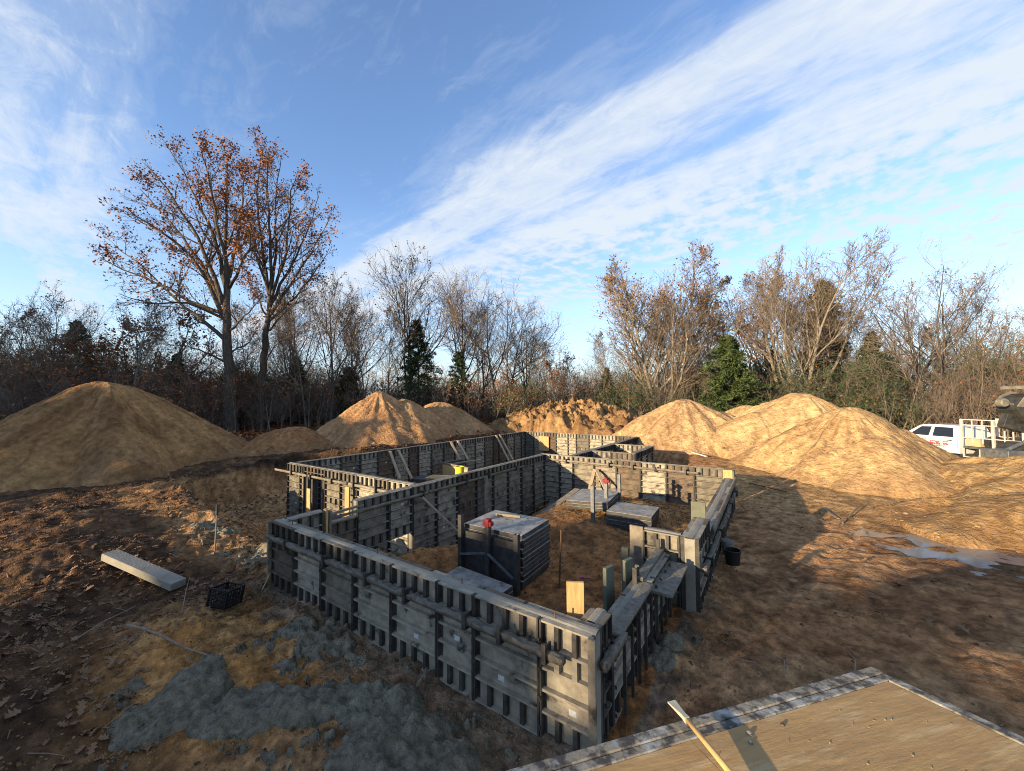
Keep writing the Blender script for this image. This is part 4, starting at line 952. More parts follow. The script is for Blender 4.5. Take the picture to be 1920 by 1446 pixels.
thicket('distant_wood', 'dense tall brush behind the left heap and the oaks', 54, 300, -160, 660, 42, 62, 3.6, 5.8, TM, .75, k=(11, 8), needle=1, lsz=.20)
def shade_wood():
    """the wood behind the camera that throws its long shade over the near ground"""
    r = np.random.default_rng(77); n = 52000
    x = r.uniform(-110, 22, n); y = -45+r.uniform(-1, 1, n)
    top = np.interp(x, [-110, -60, -53, -48.5, -44, -39, -36.5, -27.0, -26.7, -20.0, -19.8, -19.1, -18.9, -17.6, -17.3, 22], [25, 22, 19.8, 15.6, 14.3, 12.0, 8.4, 8.4, 10.85, 10.85, 9.4, 9.4, 10.9, 10.9, 10.25, 10.35])  # crown line raised and notched to place the shade and the sunlit gaps
    crown = top + (fbm(x*1.1, x*0+8, 6, 2)-.5)*2*np.interp(x, [-44, -36], [2.0, .35])
    z = crown*np.sqrt(r.uniform(0, 1, n))
    v, f = cards(np.stack([x, y, z], 1), .75, r, .7)
    tx = np.arange(-108, 22, 2.6)+r.normal(size=50)*.4; G = Grow(78); H = np.interp(tx, [-110, -52, -44, -38, 22], [22, 17, 12, 9, 9])
    tl = G.roots(np.stack([tx, tx*0-45, tx*0-.2], 1), H, H*.014, n=6, taper=.15)
    V, F, M = join([(*tubes(*G.lv[tl], 6), 0), (v, f, 1)])
    o = link_mesh('wood_belt', mesh_np('wood_belt', V, F, ['bark', 'needles'], M)); tag(o, 'unseen belt of evergreen wood behind the camera, its top shaped to cast the near shade', None, None, 'stuff')
shade_wood()

# ------------------------------------------------------------------ stacked forms and racks in the room
def flat_panel_mesh(lx, ly, t, seed):
    b = MB(); r = random.Random(seed)
    b.box2((0, 0, t-.008), (lx, ly, t), 1)                      # face side up, scuffed
    b.box2((0, 0, 0), (lx, .03, t-.008)); b.box2((0, ly-.03, 0), (lx, ly, t-.008)); b.box2((0, .03, 0), (.03, ly-.03, t-.008)); b.box2((lx-.03, .03, 0), (lx, ly-.03, t-.008))
    b.box2((.03, .03, .006), (lx-.03, ly-.03, t-.020))
    n = int(lx/.3)
    for i in range(1, n): b.box2((i*lx/n-.01, -.004, .012), (i*lx/n+.01, 0, t-.02)); 
    for i in range(1, 3): b.box2((lx, i*ly/3-.01, .012), (lx+.004, i*ly/3+.01, t-.02))
    return b.mesh('stacked_panel', ['form_dark', 'form_face'])
ORD = ['', 'second', 'third', 'fourth', 'fifth', 'sixth', 'seventh', 'eighth', 'ninth', 'tenth', 'eleventh', 'twelfth']
def stack(n, origin, rz, lx, ly, t, labels, group, tilt=None):
    r = random.Random(int(origin[0]*100)); me = flat_panel_mesh(lx, ly, t-.008, n)
    for i in range(n):
        o = link_mesh('stacked_panel', me, None, (origin[0]+r.uniform(-.022, .022), origin[1]+r.uniform(-.022, .022), origin[2]+i*t), (tilt[0] if tilt else 0, tilt[1] if tilt else 0, rz+r.uniform(-.012, .012)))
        k = n-1-i; tag(o, labels[0] if k == 0 else labels[2] if i == 0 else ORD[k]+' panel from the top of '+labels[1], 'form panel', group)
ZR = .02
stack(12, (-5.22, 5.98, ZR+.04), radians(2), 1.36, 1.10, .083, ('top panel of the tall stack held in the black rack', 'the tall stack in the black rack', 'bottom panel of the tall stack in the black rack'), 'form panels in the tall stack')
stack(2, (-5.25, 4.92, ZR+.06), radians(-4), 1.32, .86, .09, ('upper loose panel lying between the front wall and the tall stack', '', 'lower loose panel lying between the front wall and the tall stack'), 'loose form panels by the tall stack', tilt=(.03, 0))
stack(4, (-3.72, 9.95, gz(-3.2, 10.4)+.0), radians(3), 1.15, 1.05, .105, ('top panel of the small four-high stack by the red-capped post', 'the small four-high stack', 'bottom panel of the small four-high stack'), 'form panels in the small stack', )
stack(3, (-5.05, 10.25, gz(-4.4, 10.9)+.03), radians(4), 1.22, 1.45, .085, ('top panel of the low pale stack behind the left steel post', 'the low pale stack', 'bottom panel of the low pale stack'), 'form panels in the low pale stack', tilt=(.02, -.05))
def rack(label, loc, posts, red, sheet=None, bars=()):
    root = empty('panel_rack', loc); tag(root, label, 'rack', 'steel racks for form panels')
    for (x, y, h) in posts:
        MB().box2((x-.045, y-.045, 0), (x+.045, y-.03, h)).box2((x-.045, y-.03, 0), (x-.032, y+.045, h)).box2((x+.032, y-.03, 0), (x+.045, y+.045, h)).build('post', 'black_steel' if sheet else 'dull_steel', root)
    if red:
        x, y, h = red; MB().box2((x-.05, y-.055, h-.06), (x+.05, y+.055, h+.10)).box2((x-.10, y-.05, h-.03), (x-.05, y+.05, h+.05)).box2((x+.05, y-.05, h-.03), (x+.10, y+.05, h+.05)).build('lifting_bracket', 'red_paint', root, bevel=.006)
    if sheet: MB().box2(*sheet).build('back_sheet', 'black_steel', root)
    for p, q in bars: MB().beam(p, q, .035, .035).build('tie_bar', 'dull_steel', root)
    return root
rack('black steel rack with a red bracket holding the tall panel stack', (-5.22, 5.86, ZR-.06), [(0, 0, 1.30), (.70, -.02, 1.20), (1.34, 0, 1.16)], (.70, -.02, 1.24), ((-.02, .05, 0), (1.36, .075, .98)), [((.03, -.06, .55), (.68, -.06, .70)), ((.72, -.06, .70), (1.30, -.06, .38))])
rack('grey steel rack with a bright red bracket between the two low stacks', (-4.05, 10.1, .0), [(-.02, -.22, 1.22), (.0, .75, 1.12), (.12, 1.55, 1.25)], (.0, .75, 1.16))
MB().beam((0, 0, 0), (.55, .12, 0), .05, .05).build('loose_timber', 'old_timber', None, (-5.0, 6.75, ZR+12*.083+.07)); tag(bpy.data.objects['loose_timber'], 'short timber offcut lying on the tall panel stack', 'timber')
# plank in the room leaning on the dirt, rods
board('long grey plank leaning on the bright dirt left of the low pale stack', (-6.35, 9.3, -.45), (-5.75, 12.6, .38), .24, .05, 'old_timber')
def rod(label, p, q, r=.014, mat='rust', sleeve=None, cat='stake'):
    root = empty('steel_stake', p); tag(root, label, cat, 'steel stakes'); d = Vector(q)-Vector(p)
    MB().tube([(0, 0, -.15), tuple(d)], r, 7).build('rod', mat, root)
    if sleeve: MB().tube([tuple(d*sleeve), tuple(d*1.01)], r*1.9, 8).build('sleeve', 'black_steel', root)
    return root
gx, gy = at(1048, 1105, .02)[:2]; rod('bent steel stake standing in the middle of the room floor', (gx, gy, gz(gx, gy)), (gx+.02, gy+.08, gz(gx, gy)+1.05), .017)
gx, gy = at(402, 1035, .22)[:2]; rod('tall thin stake with a dark grip on the left bank', (gx, gy, gz(gx, gy)), (gx+.05, gy+.02, gz(gx, gy)+1.12), .015, 'stick_wood', .80)
gx, gy = at(550, 1290, .1)[:2]

# ------------------------------------------------------------------ small things on the ground
def concrete_block():
    root = empty('concrete_beam'); p = at(205, 1046, .42); q = at(335, 1085, .26)
    P = np.array([p[0], p[1], gz(p[0], p[1])+.16]); Q = np.array([q[0], q[1], gz(q[0], q[1])+.10])
    o = MB().beam((0, 0, 0), tuple(Q-P), .26, .14).build('concrete_beam', 'concrete', None, tuple(P), bevel=.008)
    bpy.data.objects.remove(root); tag(o, 'pale rectangular concrete beam lying on the dark soil at the left', 'beam')
concrete_block()
def milk_crate():
    x, y = at(420, 1138, .12)[:2]; root = empty('milk_crate', (x, y, gz(x, y)+.02), radians(25)); tag(root, 'black plastic milk crate on the orange sand', 'crate')
    s = .165; h = .28; b = MB()
    for sx in (-1, 1):
        for sy in (-1, 1): b.box((sx*s, sy*s, h/2), (.022, .022, h))
    for z in (.01, h-.012): 
        for k in (-1, 1): b.box((0, k*s, z), (2*s, .018, .024)); b.box((k*s, 0, z), (.018, 2*s, .024))
    b.build('crate_frame', 'black_plastic', root, rot=(radians(-8), radians(6), 0))
    b = MB()
    for k in (-1, 1):
        for z in (.07, .13, .19): b.box((0, k*s, z), (2*s, .010, .012)); b.box((k*s, 0, z), (.010, 2*s, .012))
        for i in range(-3, 4): b.box((i*.046, k*s, h/2), (.010, .009, h-.03)); b.box((k*s, i*.046, h/2), (.009, .010, h-.03))
    for i in range(-3, 4): b.box((i*.046, 0, .012), (.010, 2*s, .008)); b.box((0, i*.046, .0121), (2*s, .010, .008))
    b.build('crate_lattice', 'black_plastic', root, rot=(radians(-8), radians(6), 0))
    b = MB(); r = random.Random(3)
    for i in range(14): a = r.uniform(0, 6.28); b.tube([(r.uniform(-.1, .1), r.uniform(-.1, .1), .05+i*.008), (r.uniform(-.12, .12), r.uniform(-.12, .12), .09+i*.008)], .014, 6)
    b.build('contents', 'form_dark', root)
milk_crate()
def bucket(label, loc, r, h, mat, lid=None, tilt=(0, 0), contents=False):
    root = empty('bucket', loc); root.rotation_euler = (tilt[0], tilt[1], 0); tag(root, label, 'bucket')
    MB().lathe((0, 0, 0), [(0, 0), (r*.84, 0), (r*.97, h*.9), (r*1.05, h*.9), (r*1.05, h), (r*.96, h), (r*.80, .02), (0, .02)], 22).build('pail', mat, root, smooth=False)
    MB().tube([(r*1.03*cos(a), r*1.03*sin(a)*.25+r*.9*0, h*.92-abs(sin(a))*.12) for a in np.linspace(0, pi, 11)], .005, 5).build('handle', 'dull_steel', root)
    if lid: MB().lathe((0, 0, h), [(0, .02), (r*.98, .02), (r*1.08, .005), (r*1.08, -.03)], 22).build('lid', lid, root)
    if contents:
        MB().tube([(0, 0, .06), (.16, .10, h+.14)], [.02, .022], 8).box((-.05, .02, h*.8), (.10, .05, .12), None).build('tool', 'red_tool', root)
        MB().tube([(.16, .10, h+.14), (.27, .17, h+.26)], .016, 8).build('tool_handle', 'new_timber', root)
        MB().tube([(-.06, -.05, .05), (-.09, -.03, h+.05)], .03, 8).build('tool', 'dull_steel', root)
x, y = at(1158, 1168, .42)[:2]
MB().box2((-.42, -.3, 0), (.28, .5, .44)).build('work_box', 'wet_concrete', None, (-2.12, 4.72, .0), (0, 0, .2), bevel=.02); tag(bpy.data.objects['work_box'], 'low concrete-crusted box inside the near right corner of the forms', 'box')
bucket('white pail holding a red tool inside the near right corner', (-1.93, 4.42, .44), .15, .26, 'white_plastic', contents=True)
x, y = at(1374, 1058, .05)[:2]; bucket('black bucket standing outside the right wall', (x, y, gz(x, y)), .155, .30, 'black_plastic')
x, y = at(1366, 1040, .08)[:2]; bucket('white pail with a lid tucked behind the black bucket', (x-.03, y+.14, gz(x, y)), .12, .30, 'stone', lid='stone')
p = on_y(862, 884, 13.0); MB().lathe((0, 0, 0), [(0, 0), (.19, 0), (.20, .5), (.17, .5), (.16, .04), (0, .04)], 20).build('yellow_barrel', 'yellow_plastic', None, (p.x, 13.0, p.z-.28)); tag(bpy.data.objects['yellow_barrel'], 'yellow drum showing over the middle wall', 'drum')
b = MB(); b.box2((-.7, -.45, 0), (.7, .45, 1.05)); p = on_y(805, 895, 11.5)
b.build('tool_chest', 'black_steel', None, (p.x, 11.6, p.z-1.05-.02), (0, 0, .3), bevel=.02); tag(bpy.data.objects['tool_chest'], 'dark steel chest behind the middle wall, left of the yellow drum', 'chest')
root = empty('yellow_lumber', (p.x+.35, 11.75, p.z-.01), .3); tag(root, 'flat yellowish boards stacked on the dark chest', 'boards')
for i in range(5): MB().box2((-.5, -.36+i*.145, .0), (.42, -.225+i*.145, .028+.006*(i % 2))).build('plank', 'new_timber', root)
def buck():
    p = on_y(838, 866, 14.6); root = empty('window_buck', (p.x, 14.4, p.z-1.0), radians(-14)); tag(root, 'dark open-topped timber box behind the yellow drum', 'box')
    for (c, d, m) in (((1.0, 0, .96), (2.3, .10, .09), 'old_timber'), ((.55, 1.0, .97), (.09, 1.9, .07), 'old_timber'), ((1.0, -.02, .45), (2.2, .03, .9), 'new_timber'), ((0, .6, .5), (.04, 1.2, 1.0), 'form_dark'), ((-.08, .55, .97), (.10, 1.3, .06), 'old_timber')):
        MB().box(c, d).build('side_board', m, root)
buck()
# pipe and boards beyond the stairwell bay
def stick(name, label, pts, r, mat, cat, k=7, group=None):
    pts = [Vector(p) for p in pts]; o = MB().tube([p-pts[0] for p in pts], r, k).build(name, mat, None, pts[0]); tag(o, label, cat, group); return o
def gp(px, py, z, up=.02): x, y = at(px, py, z)[:2]; return (x, y, gz(x, y)+up)
a = far(1172, 812, 30.0); c = far(1325, 851, 21.0)
a = (-7.6, 25.4, gz(-7.6, 25.4)+.12); c2 = at(1325, 851, .75)
board('long white board lying on the ground by the stairwell bay', a, (c2[0], c2[1], gz(c2[0], c2[1])+.10), .12, .05, 'rack_paint')
stick('steel_bar', 'dark steel bar lying on the sand right of the cross wall', [gp(1405, 911, .12, .05), gp(1475, 926, .1, .06)], .022, 'rust', 'bar')
board('broken grey board end sticking out of the sand by the puddle', gp(1580, 976, .15, .02), gp(1612, 955, .15, .14), .035, .025, 'old_timber')
board('half-buried board at the edge of the lit sand left of the puddle', gp(1545, 953, .12, .0), gp(1572, 970, .12, .02), .07, .025, 'old_timber')
GS = 'sticks lying on the ground'
stick('dead_stick', 'long curved brown stick lying on the pale sand at the lower left', [gp(238, 1185, .15, .05), gp(270, 1205, .15, .10), gp(305, 1222, .15, .09), gp(345, 1232, .12, .06), gp(400, 1248, .1, .04)], [.018, .017, .015, .013, .009], 'stick_wood', 'stick', group=GS)
stick('dead_stick', 'thin pale stick on the dark soil left of the pale sand', [gp(140, 1200, .3, .06), gp(190, 1165, .3, .08), gp(255, 1122, .25, .10)], [.010, .011, .007], 'stick_wood', 'stick', group=GS)
stick('dead_stick', 'upright twig above the long curved stick', [gp(340, 1165, .15, 0), gp(348, 1140, .15, .25), (*gp(356, 1120, .15)[:2], gp(356, 1120, .15)[2]+.42)], [.008, .006, .003], 'stick_wood', 'stick', group=GS)
stick('dead_stick', 'pale stake lying at the left foot of the front wall', [gp(492, 1102, .1, .05), gp(506, 1088, .1, .12)], .012, 'new_timber', 'stick', group=GS)
stick('dead_stick', 'light cut log end at the bottom left edge', [gp(162, 1438, .5, .04), gp(195, 1442, .5, .05)], .022, 'new_timber', 'stick', group=GS)
for i, (a, c) in enumerate((((1380, 1225), (1440, 1262)), ((1455, 1225), (1470, 1260)), ((1590, 1215), (1602, 1262)))):
    stick('dead_stick', ('thin root lying on the yard left of the deck corner', 'short curved root nearest the deck corner', 'dark root standing off the yard right of the deck corner')[i], [gp(*a, .1, .01), gp((a[0]+c[0])/2+8, (a[1]+c[1])/2-3, .1, .05), gp(*c, .1, .01)], [.006, .008, .004], 'stick_wood', 'stick', group=GS)
p = at(1100, 1085, .05); MB().box2((-.10, -.012, 0), (.08, .012, .012)).box2((-.13, -.035, .0), (-.07, .035, .03)).build('tape_roll', 'pink_tape', None, (p[0], p[1], gz(p[0], p[1])+.01), (0, 0, .5)); tag(bpy.data.objects['tape_roll'], 'pink flagging tape on the room floor behind the orange board', 'tape')
p = at(1345, 1100, .05); 

# cement spills: lumpy tongues that have set on the sand
def spill(label, polys, z, seed, t=.09):
    """blob set: union of discs (px, py, radius m) thickened on the ground"""
    cs = [(at(a, b, z)[0], at(a, b, z)[1], r) for a, b, r in polys]
    x0 = min(c[0]-c[2] for c in cs)-.2; x1 = max(c[0]+c[2] for c in cs)+.2; y0 = min(c[1]-c[2] for c in cs)-.2; y1 = max(c[1]+c[2] for c in cs)+.2
    st = .022; xs = np.arange(x0, x1, st); ys = np.arange(y0, y1, st); X, Y = np.meshgrid(xs, ys, indexing='ij')
    f = np.zeros_like(X)
    for cx, cy, r in cs: f = np.maximum(f, 1-(np.hypot(X-cx, Y-cy)/r)**2)
    f = f - .12 + .30*(fbm(X*3.4, Y*3.4, seed, 4)-.5)*2 + .22*(fbm(X*12, Y*12, seed+14, 3)-.5)*2
    th = np.clip(f, 0, 1)*t*1.1*(.3+1.2*fbm(X*3.2, Y*3.2, seed+1, 4)) + np.where(f > 0, .035*(fbm(X*24, Y*24, seed+11, 2)-.5), 0) + np.where(f > 0, .075*(fbm(X*13, Y*13, seed+7, 4)-.5)*np.clip(f*4, 0, 1), 0) + np.where(f > 0, .09*(fbm(X*7, Y*7, seed+2, 4)-.5), 0) + np.where(f > 0, .11*np.abs(fbm(X*3.0+Y, Y*3.0, seed+5, 3)-.5)*2, 0)
    H = height(X, Y)
    Z = np.where(f > 0, H+.006+th, H-.06)
    V = np.stack([X, Y, Z], -1).reshape(-1, 3); ni, nj = X.shape
    i = np.arange(ni-1)[:, None]; j = np.arange(nj-1)[None, :]
    F = np.stack([i*nj+j, (i+1)*nj+j, (i+1)*nj+j+1, i*nj+j+1], -1).reshape(-1, 4)
    fm = f.reshape(-1) > -.04; keep = fm[F].any(1); F = F[keep]
    o = np.array([cs[0][0], cs[0][1], 0]); me = mesh_np('concrete_spill', V-o, [F], ['wet_concrete'], smooth=True)
    bm = bmesh.new(); bm.from_mesh(me); bmesh.ops.delete(bm, geom=[v for v in bm.verts if not v.link_faces], context='VERTS'); bm.to_mesh(me); bm.free()
    ob = link_mesh('concrete_spill', me, loc=o); tag(ob, label, 'concrete spill', 'spilled concrete set on the sand')
spill('long grey tongue of spilled concrete at the bottom left of the forms', [(300, 1345, .42), (365, 1310, .40), (385, 1268, .24), (430, 1330, .40), (500, 1320, .38), (560, 1318, .32), (620, 1305, .30), (680, 1310, .34), (740, 1320, .38), (720, 1370, .40), (790, 1365, .36), (680, 1415, .36), (770, 1430, .40), (840, 1420, .34)], .1, 5, .11)
spill('grey concrete spill close under the middle of the front wall', [(560, 1180, .30), (600, 1195, .34), (640, 1205, .22)], .08, 6, .07)
spill('grey concrete patch on the sand below the tall stake', [(385, 1000, .36), (425, 1006, .36)], .1, 7, .06)
spill('grey concrete patch against the left end of the front wall', [(480, 1050, .40), (500, 1035, .3)], .05, 8, .06)
spill('small grey concrete spill at the foot of the right front wall', [(1235, 1235, .24), (1255, 1205, .2)], .05, 9, .06)

# puddle in the hollow on the right
def puddle():
    n = 40; V = [(0, 0, 0)]; r = random.Random(4)
    for i in range(n):
        a = 2*pi*i/n; V.append((2.4*cos(a)*(1+.1*sin(3*a)), 1.9*sin(a), 0))
    F = [(0, i+1, (i+1) % n+1) for i in range(n)]
    me = bpy.data.meshes.new('puddle'); me.from_pydata(V, [], F); me.materials.append(MATS['puddle_water'])
    xs, ys = np.meshgrid(np.linspace(2.9, 5.1, 40), np.linspace(11.8, 14.0, 40)); z = float(np.percentile(height(xs, ys), 55))
    o = link_mesh('puddle', me, loc=(4.0, 12.9, z)); tag(o, 'shallow puddle mirroring the sky on the yard at the right', 'puddle')
puddle()

# ------------------------------------------------------------------ deck under the camera's feet
def deck():
    C = np.array(at(1633, 1249, 2.15)); nrm = np.array([tan(radians(-8)), tan(radians(4)), 1.0]); nrm /= np.linalg.norm(nrm)
    def on(px, py): d = ray(px, py); o = np.array([0, 0, CAMZ]); return o+d*(((C-o)@nrm)/(d@nrm))
    u = on(940, 1446)-C; u /= np.linalg.norm(u); v = on(1920, 1380)-C; v -= (v@u)*u; v /= np.linalg.norm(v)
    root = empty('truck_deck', tuple(C)); tag(root, 'worn plywood flatbed deck with a speckled steel rim, lower right', 'deck')
    root.matrix_world = Matrix(((u[0], v[0], nrm[0], C[0]), (u[1], v[1], nrm[1], C[1]), (u[2], v[2], nrm[2], C[2]), (0, 0, 0, 1))) if np.cross(u, v)@nrm > 0 else Matrix(((v[0], u[0], nrm[0], C[0]), (v[1], u[1], nrm[1], C[1]), (v[2], u[2], nrm[2], C[2]), (0, 0, 0, 1)))
    sw = not (np.cross(u, v)@nrm > 0)      # local x runs along v when swapped
    LU, LV = 3.6, 2.3; rimU, rimV = .105, .05
    def bx(b, u0, u1, v0, v1, z0, z1, m=0): b.box2((v0, u0, z0) if sw else (u0, v0, z0), (v1, u1, z1) if sw else (u1, v1, z1), m)
    b = MB(); bx(b, 0, LU, 0, rimU*.55, -.12, 0); bx(b, .004, LU, rimU*.55+.003, rimU, -.12, -.004); b.build('steel_rim', 'deck_rim', root, bevel=.004)
    b = MB(); bx(b, 0, rimV, rimU+.003, LV, -.12, -.002); b.build('steel_rim', 'deck_rim', root, bevel=.004)
    # plywood sheets with a fine joint
    for (a, c, d, e) in ((rimV+.003, 1.18, rimU+.003, LV), (1.183, 2.4, rimU+.003, LV), (2.403, LU, rimU+.003, LV)):
        b = MB(); bx(b, a, c, d, e, -.09, -.008); b.build('plywood_sheet', 'deck_ply', root)
    b = MB(); bx(b, .1, LU, .1, LV, -.32, -.121); b.build('bed_frame', 'black_steel', root)
    M = root.matrix_world
    L2W = lambda uu, vv, z=0: (M @ Vector((vv, uu, z) if sw else (uu, vv, z)))
    # pebbles, crumbs and straw lying on it
    r = random.Random(9); b = MB()
    for i in range(140):
        p = L2W(r.uniform(.2, 3.0), r.uniform(.2, 2.1), -.006); s = r.choice([.002, .003, .003, .005]); q = Matrix.Rotation(r.uniform(0, 3), 3, (r.random(), r.random(), r.random()+.1)); b.box(p, (s*2, s*1.5, s), q)
    o = b.build('grit', 'straw'); tag(o, 'sandy grit and crumbs scattered over the plywood deck', None, None, 'stuff')
    for i, (px, py, s, lab) in enumerate(((1405, 1372, .012, 'larger grey stone chip on the deck'), (1407, 1390, .010, 'grey stone chip just below the larger one on the deck'), (1467, 1356, .009, 'dark crumb lying right of the two chips on the deck'))):
        p = on(px, py); o = MB().lathe((0, 0, 0), [(0, 0), (s, 0), (s*.85, s*.5), (s*.3, s*.75), (0, s*.75)], 6).build('stone_chip', 'stone' if i < 2 else 'black_steel', None, tuple(p-nrm*.006), (0, 0, i)); tag(o, lab, 'stone')
    b = MB()
    for i in range(130):
        uu, vv = r.choice([(r.gauss(1.0, .25), r.uniform(.25, 2.0)), (r.gauss(.35, .12), r.uniform(.25, 2.2)), (r.uniform(.2, 2.6), r.gauss(.22, .05)), (r.gauss(1.9, .2), r.uniform(.2, 1.4))]); uu = min(max(uu, .12), 3.3); vv = min(max(vv, .18), 2.2)
        p = L2W(uu, vv, -.005); a = r.uniform(0, 6.28); l = r.uniform(.005, .016); b.beam(p, p+Vector((cos(a)*l, sin(a)*l, r.uniform(0, .003))), .0014, .001)
    o = b.build('straw_litter', 'straw'); tag(o, 'wisps of straw and sawdust on the plywood deck', None, None, 'stuff')
    # the tool: tapered blade on a round wooden handle, propped over the rim
    t = on(1262, 1338)+nrm*.05; e = on(1375, 1462)+nrm*.022; d = e-t; Lh = np.linalg.norm(d); d /= Lh
    root2 = empty('hand_tool', tuple(t)); tag(root2, 'wooden-handled scraper with a worn pale blade lying over the deck rim', 'tool')
    j = t+d*Lh*.30; side = np.cross(d, nrm); side /= np.linalg.norm(side)
    far_end = on(1420, 1520)+nrm*.016
    MB().tube([tuple(j-t), tuple((far_end-t)*.6+(j-t)*.4), tuple(far_end-t)], [.010, .0115, .012], 12).build('handle', 'tool_wood', root2, smooth=True)
    b = MB(); n0 = 0
    for k, (s, w, h) in enumerate(((0, .020, .003), (.10, .016, .005), (.24, .010, .009), (.31, .0115, .0115))):
        c = d*Lh*s
        for (a, bb) in ((-1, -1), (1, -1), (1, 1), (-1, 1)): b.v.append(tuple(c+side*a*w+nrm*bb*h))
    for k in range(3):
        for q in range(4): b.f.append((k*4+q, k*4+(q+1) % 4, (k+1)*4+(q+1) % 4, (k+1)*4+q)); b.m.append(0)
    b.f += [(3, 2, 1, 0), (12, 13, 14, 15)]; b.m += [0, 0]
    b.build('blade', 'blade', root2)
deck()

# ------------------------------------------------------------------ white pickup with a rack, second vehicle, digger arm
def pickup():
    # local x: front (0) to rear, y: 0 at the side toward us going away, z up
    base = at(1785, 868, .12); th = 0
    front = at(1716, 862, .14); 
    d = ray(1672, 800); D = 30.0; k = D/hypot(d[0], d[1]); f = np.array([d[0]*k, d[1]*k])
    d = ray(1820, 800); D = 27.8; k = D/hypot(d[0], d[1]); r_ = np.array([d[0]*k, d[1]*k]); ax = r_-f; S = np.linalg.norm(ax)/4.15; ax /= np.linalg.norm(ax)
    z0 = .55
    S *= 1.06; root = empty('pickup_truck', (f[0], f[1], z0), atan2(ax[1], ax[0])); root.scale = (S, S, S)
    tag(root, 'white crew-cab pickup with red door lettering and a ladder rack, behind the right sand heap', 'pickup truck')
    hw = .99
    def skin(prof, y0s, mat, name):     # profile with its own half width at each vertex
        b = MB(); n = len(prof)
        for sgn in (-1, 1):
            for x, z, w in prof: b.v.append((x, sgn*w, z))
        b.f.append(tuple(range(n))); b.f.append(tuple(range(n, 2*n))[::-1])
        for i in range(n): j = (i+1) % n; b.f.append((j, i, n+i, n+j))
        b.m = [0]*len(b.f); return b.build(name, mat, root, bevel=0)
    def arch(cx, r, n=9): return [(cx-r*cos(a), .36+r*sin(a), hw) for a in np.linspace(0, pi, n)]
    low = [(.02, .42, .86), (.0, .75, .88), (.06, 1.02, .90), (.35, 1.12, .94), (1.45, 1.20, .96), (1.55, 1.22, .97), (4.15, 1.24, .97), (4.15, .46, hw)] + arch(9, 9, 2)[:0] + [(1.52, .42, hw)] + [(1.02+.50*cos(a), .40+.50*sin(a), hw) for a in np.linspace(.1, pi-.1, 9)] + [(.50, .42, .95)]
    skin(low, None, 'truck_paint', 'body')
    cab = [(1.42, 1.205, .95), (2.20, 1.80, .74), (2.55, 1.88, .72), (3.75, 1.88, .72), (4.02, 1.80, .74), (4.13, 1.23, .95)]
    skin(cab, None, 'truck_paint', 'cab')
    wy = lambda z: .95-(z-1.205)/(1.84-1.205)*(.95-.735)
    for s in (-1, 1):
        def pane(pts, name):
            b = MB(); n = len(pts)
            for o in (.004, .014):
                for x, z in pts: b.v.append((x, s*(wy(z)+o), z))
            b.f = [tuple(range(n)), tuple(range(n, 2*n))[::-1]]+[((i+1) % n, i, n+i, n+(i+1) % n) for i in range(n)]; b.m = [0]*len(b.f); return b.build(name, 'glass', root)
        pane([(1.78, 1.27), (2.30, 1.74), (2.78, 1.76), (2.74, 1.27)], 'side_window'); pane([(2.92, 1.27), (2.94, 1.76), (3.74, 1.75), (3.86, 1.27)], 'side_window')
        for x in (2.55, 3.72):
            MB().box((x, s*(hw+.0), 1.10), (.20, .03, .035)).build('door_handle', 'black_plastic', root)
        MB().box((1.72, s*1.10, 1.30), (.10, .22, .18)).build('mirror', 'black_plastic', root, bevel=.02)
        MB().box((2.9, s*(hw-.02), .40), (2.4, .12, .07)).build('side_step', 'black_plastic', root)
        for x in (1.60, 2.84, 4.05): MB().box2((x-.006, s*(hw-.03), .5), (x+.006, s*(hw-.006), 1.18)).build('door_seam', 'black_plastic', root)
    b = MB(); 
    MB().prism([(1.50, 1.26), (2.19, 1.79), (2.24, 1.79), (1.56, 1.26)], -.70, .70).build('windscreen', 'glass', root)
    MB().box2((-.03, -.62, .62), (.05, .62, .96)).build('grille', 'black_plastic', root, bevel=.02)
    MB().box2((-.10, -.92, .40), (.10, .92, .60)).build('bumper', 'chrome', root, bevel=.03)
    for s in (-1, 1): MB().box((.06, s*.76, .86), (.12, .26, .22)).build('headlight', 'chrome', root, bevel=.02)
    for (x, nm) in ((1.02, 'wheel'), (5.05, 'wheel')):
        for s in (-1, 1):
            w = MB().lathe((0, 0, 0), [(.22, -.12), (.40, -.12), (.41, -.08), (.41, .08), (.40, .12), (.22, .12), (.22, -.12)], 22, 0, (0, 1, 0)).build('wheel', 'tyre', root, (x, s*.84, .40))
            MB().lathe((0, 0, 0), [(0, s*.07), (.10, s*.09), (.20, s*.07), (.225, s*.10)], 16, 0, (0, 1, 0)).build('rim', 'chrome', w)
    # lettering on the doors: two slanted red lines of brush script and a paler line under them, too blurred to read
    for s in (-1, 1):
        r = random.Random(5); b = MB(); b2 = MB()
        for row, (z, h) in enumerate(((1.0, .055), (.88, .085))):
            x = 1.95
            while x < 3.55:
                w = r.uniform(.05, .14)
                if r.random() < .85: b.box((x+w/2, s*(hw+.0035), z+r.uniform(-.012, .012)), (w, .005, h*r.uniform(.7, 1.1)), Matrix.Rotation(r.uniform(-.2, .2), 3, 'Y'))
                x += w+r.uniform(.0, .03)
        b.box((2.8, s*(hw+.002), .935), (1.6, .004, .014)).box((2.8, s*(hw+.002), .825), (1.6, .004, .012)); x = 2.1
        while x < 3.5: w = r.uniform(.03, .08); b2.box((x, s*(hw+.003), .765), (w, .005, .06)); x += w+.02
        b.build('door_lettering', 'lettering', root); b2.build('door_lettering', 'lettering_blue', root)
    # flatbed and ladder rack
    MB().box2((4.25, -1.02, .78), (6.6, 1.02, .88)).build('flatbed', 'dull_steel', root)
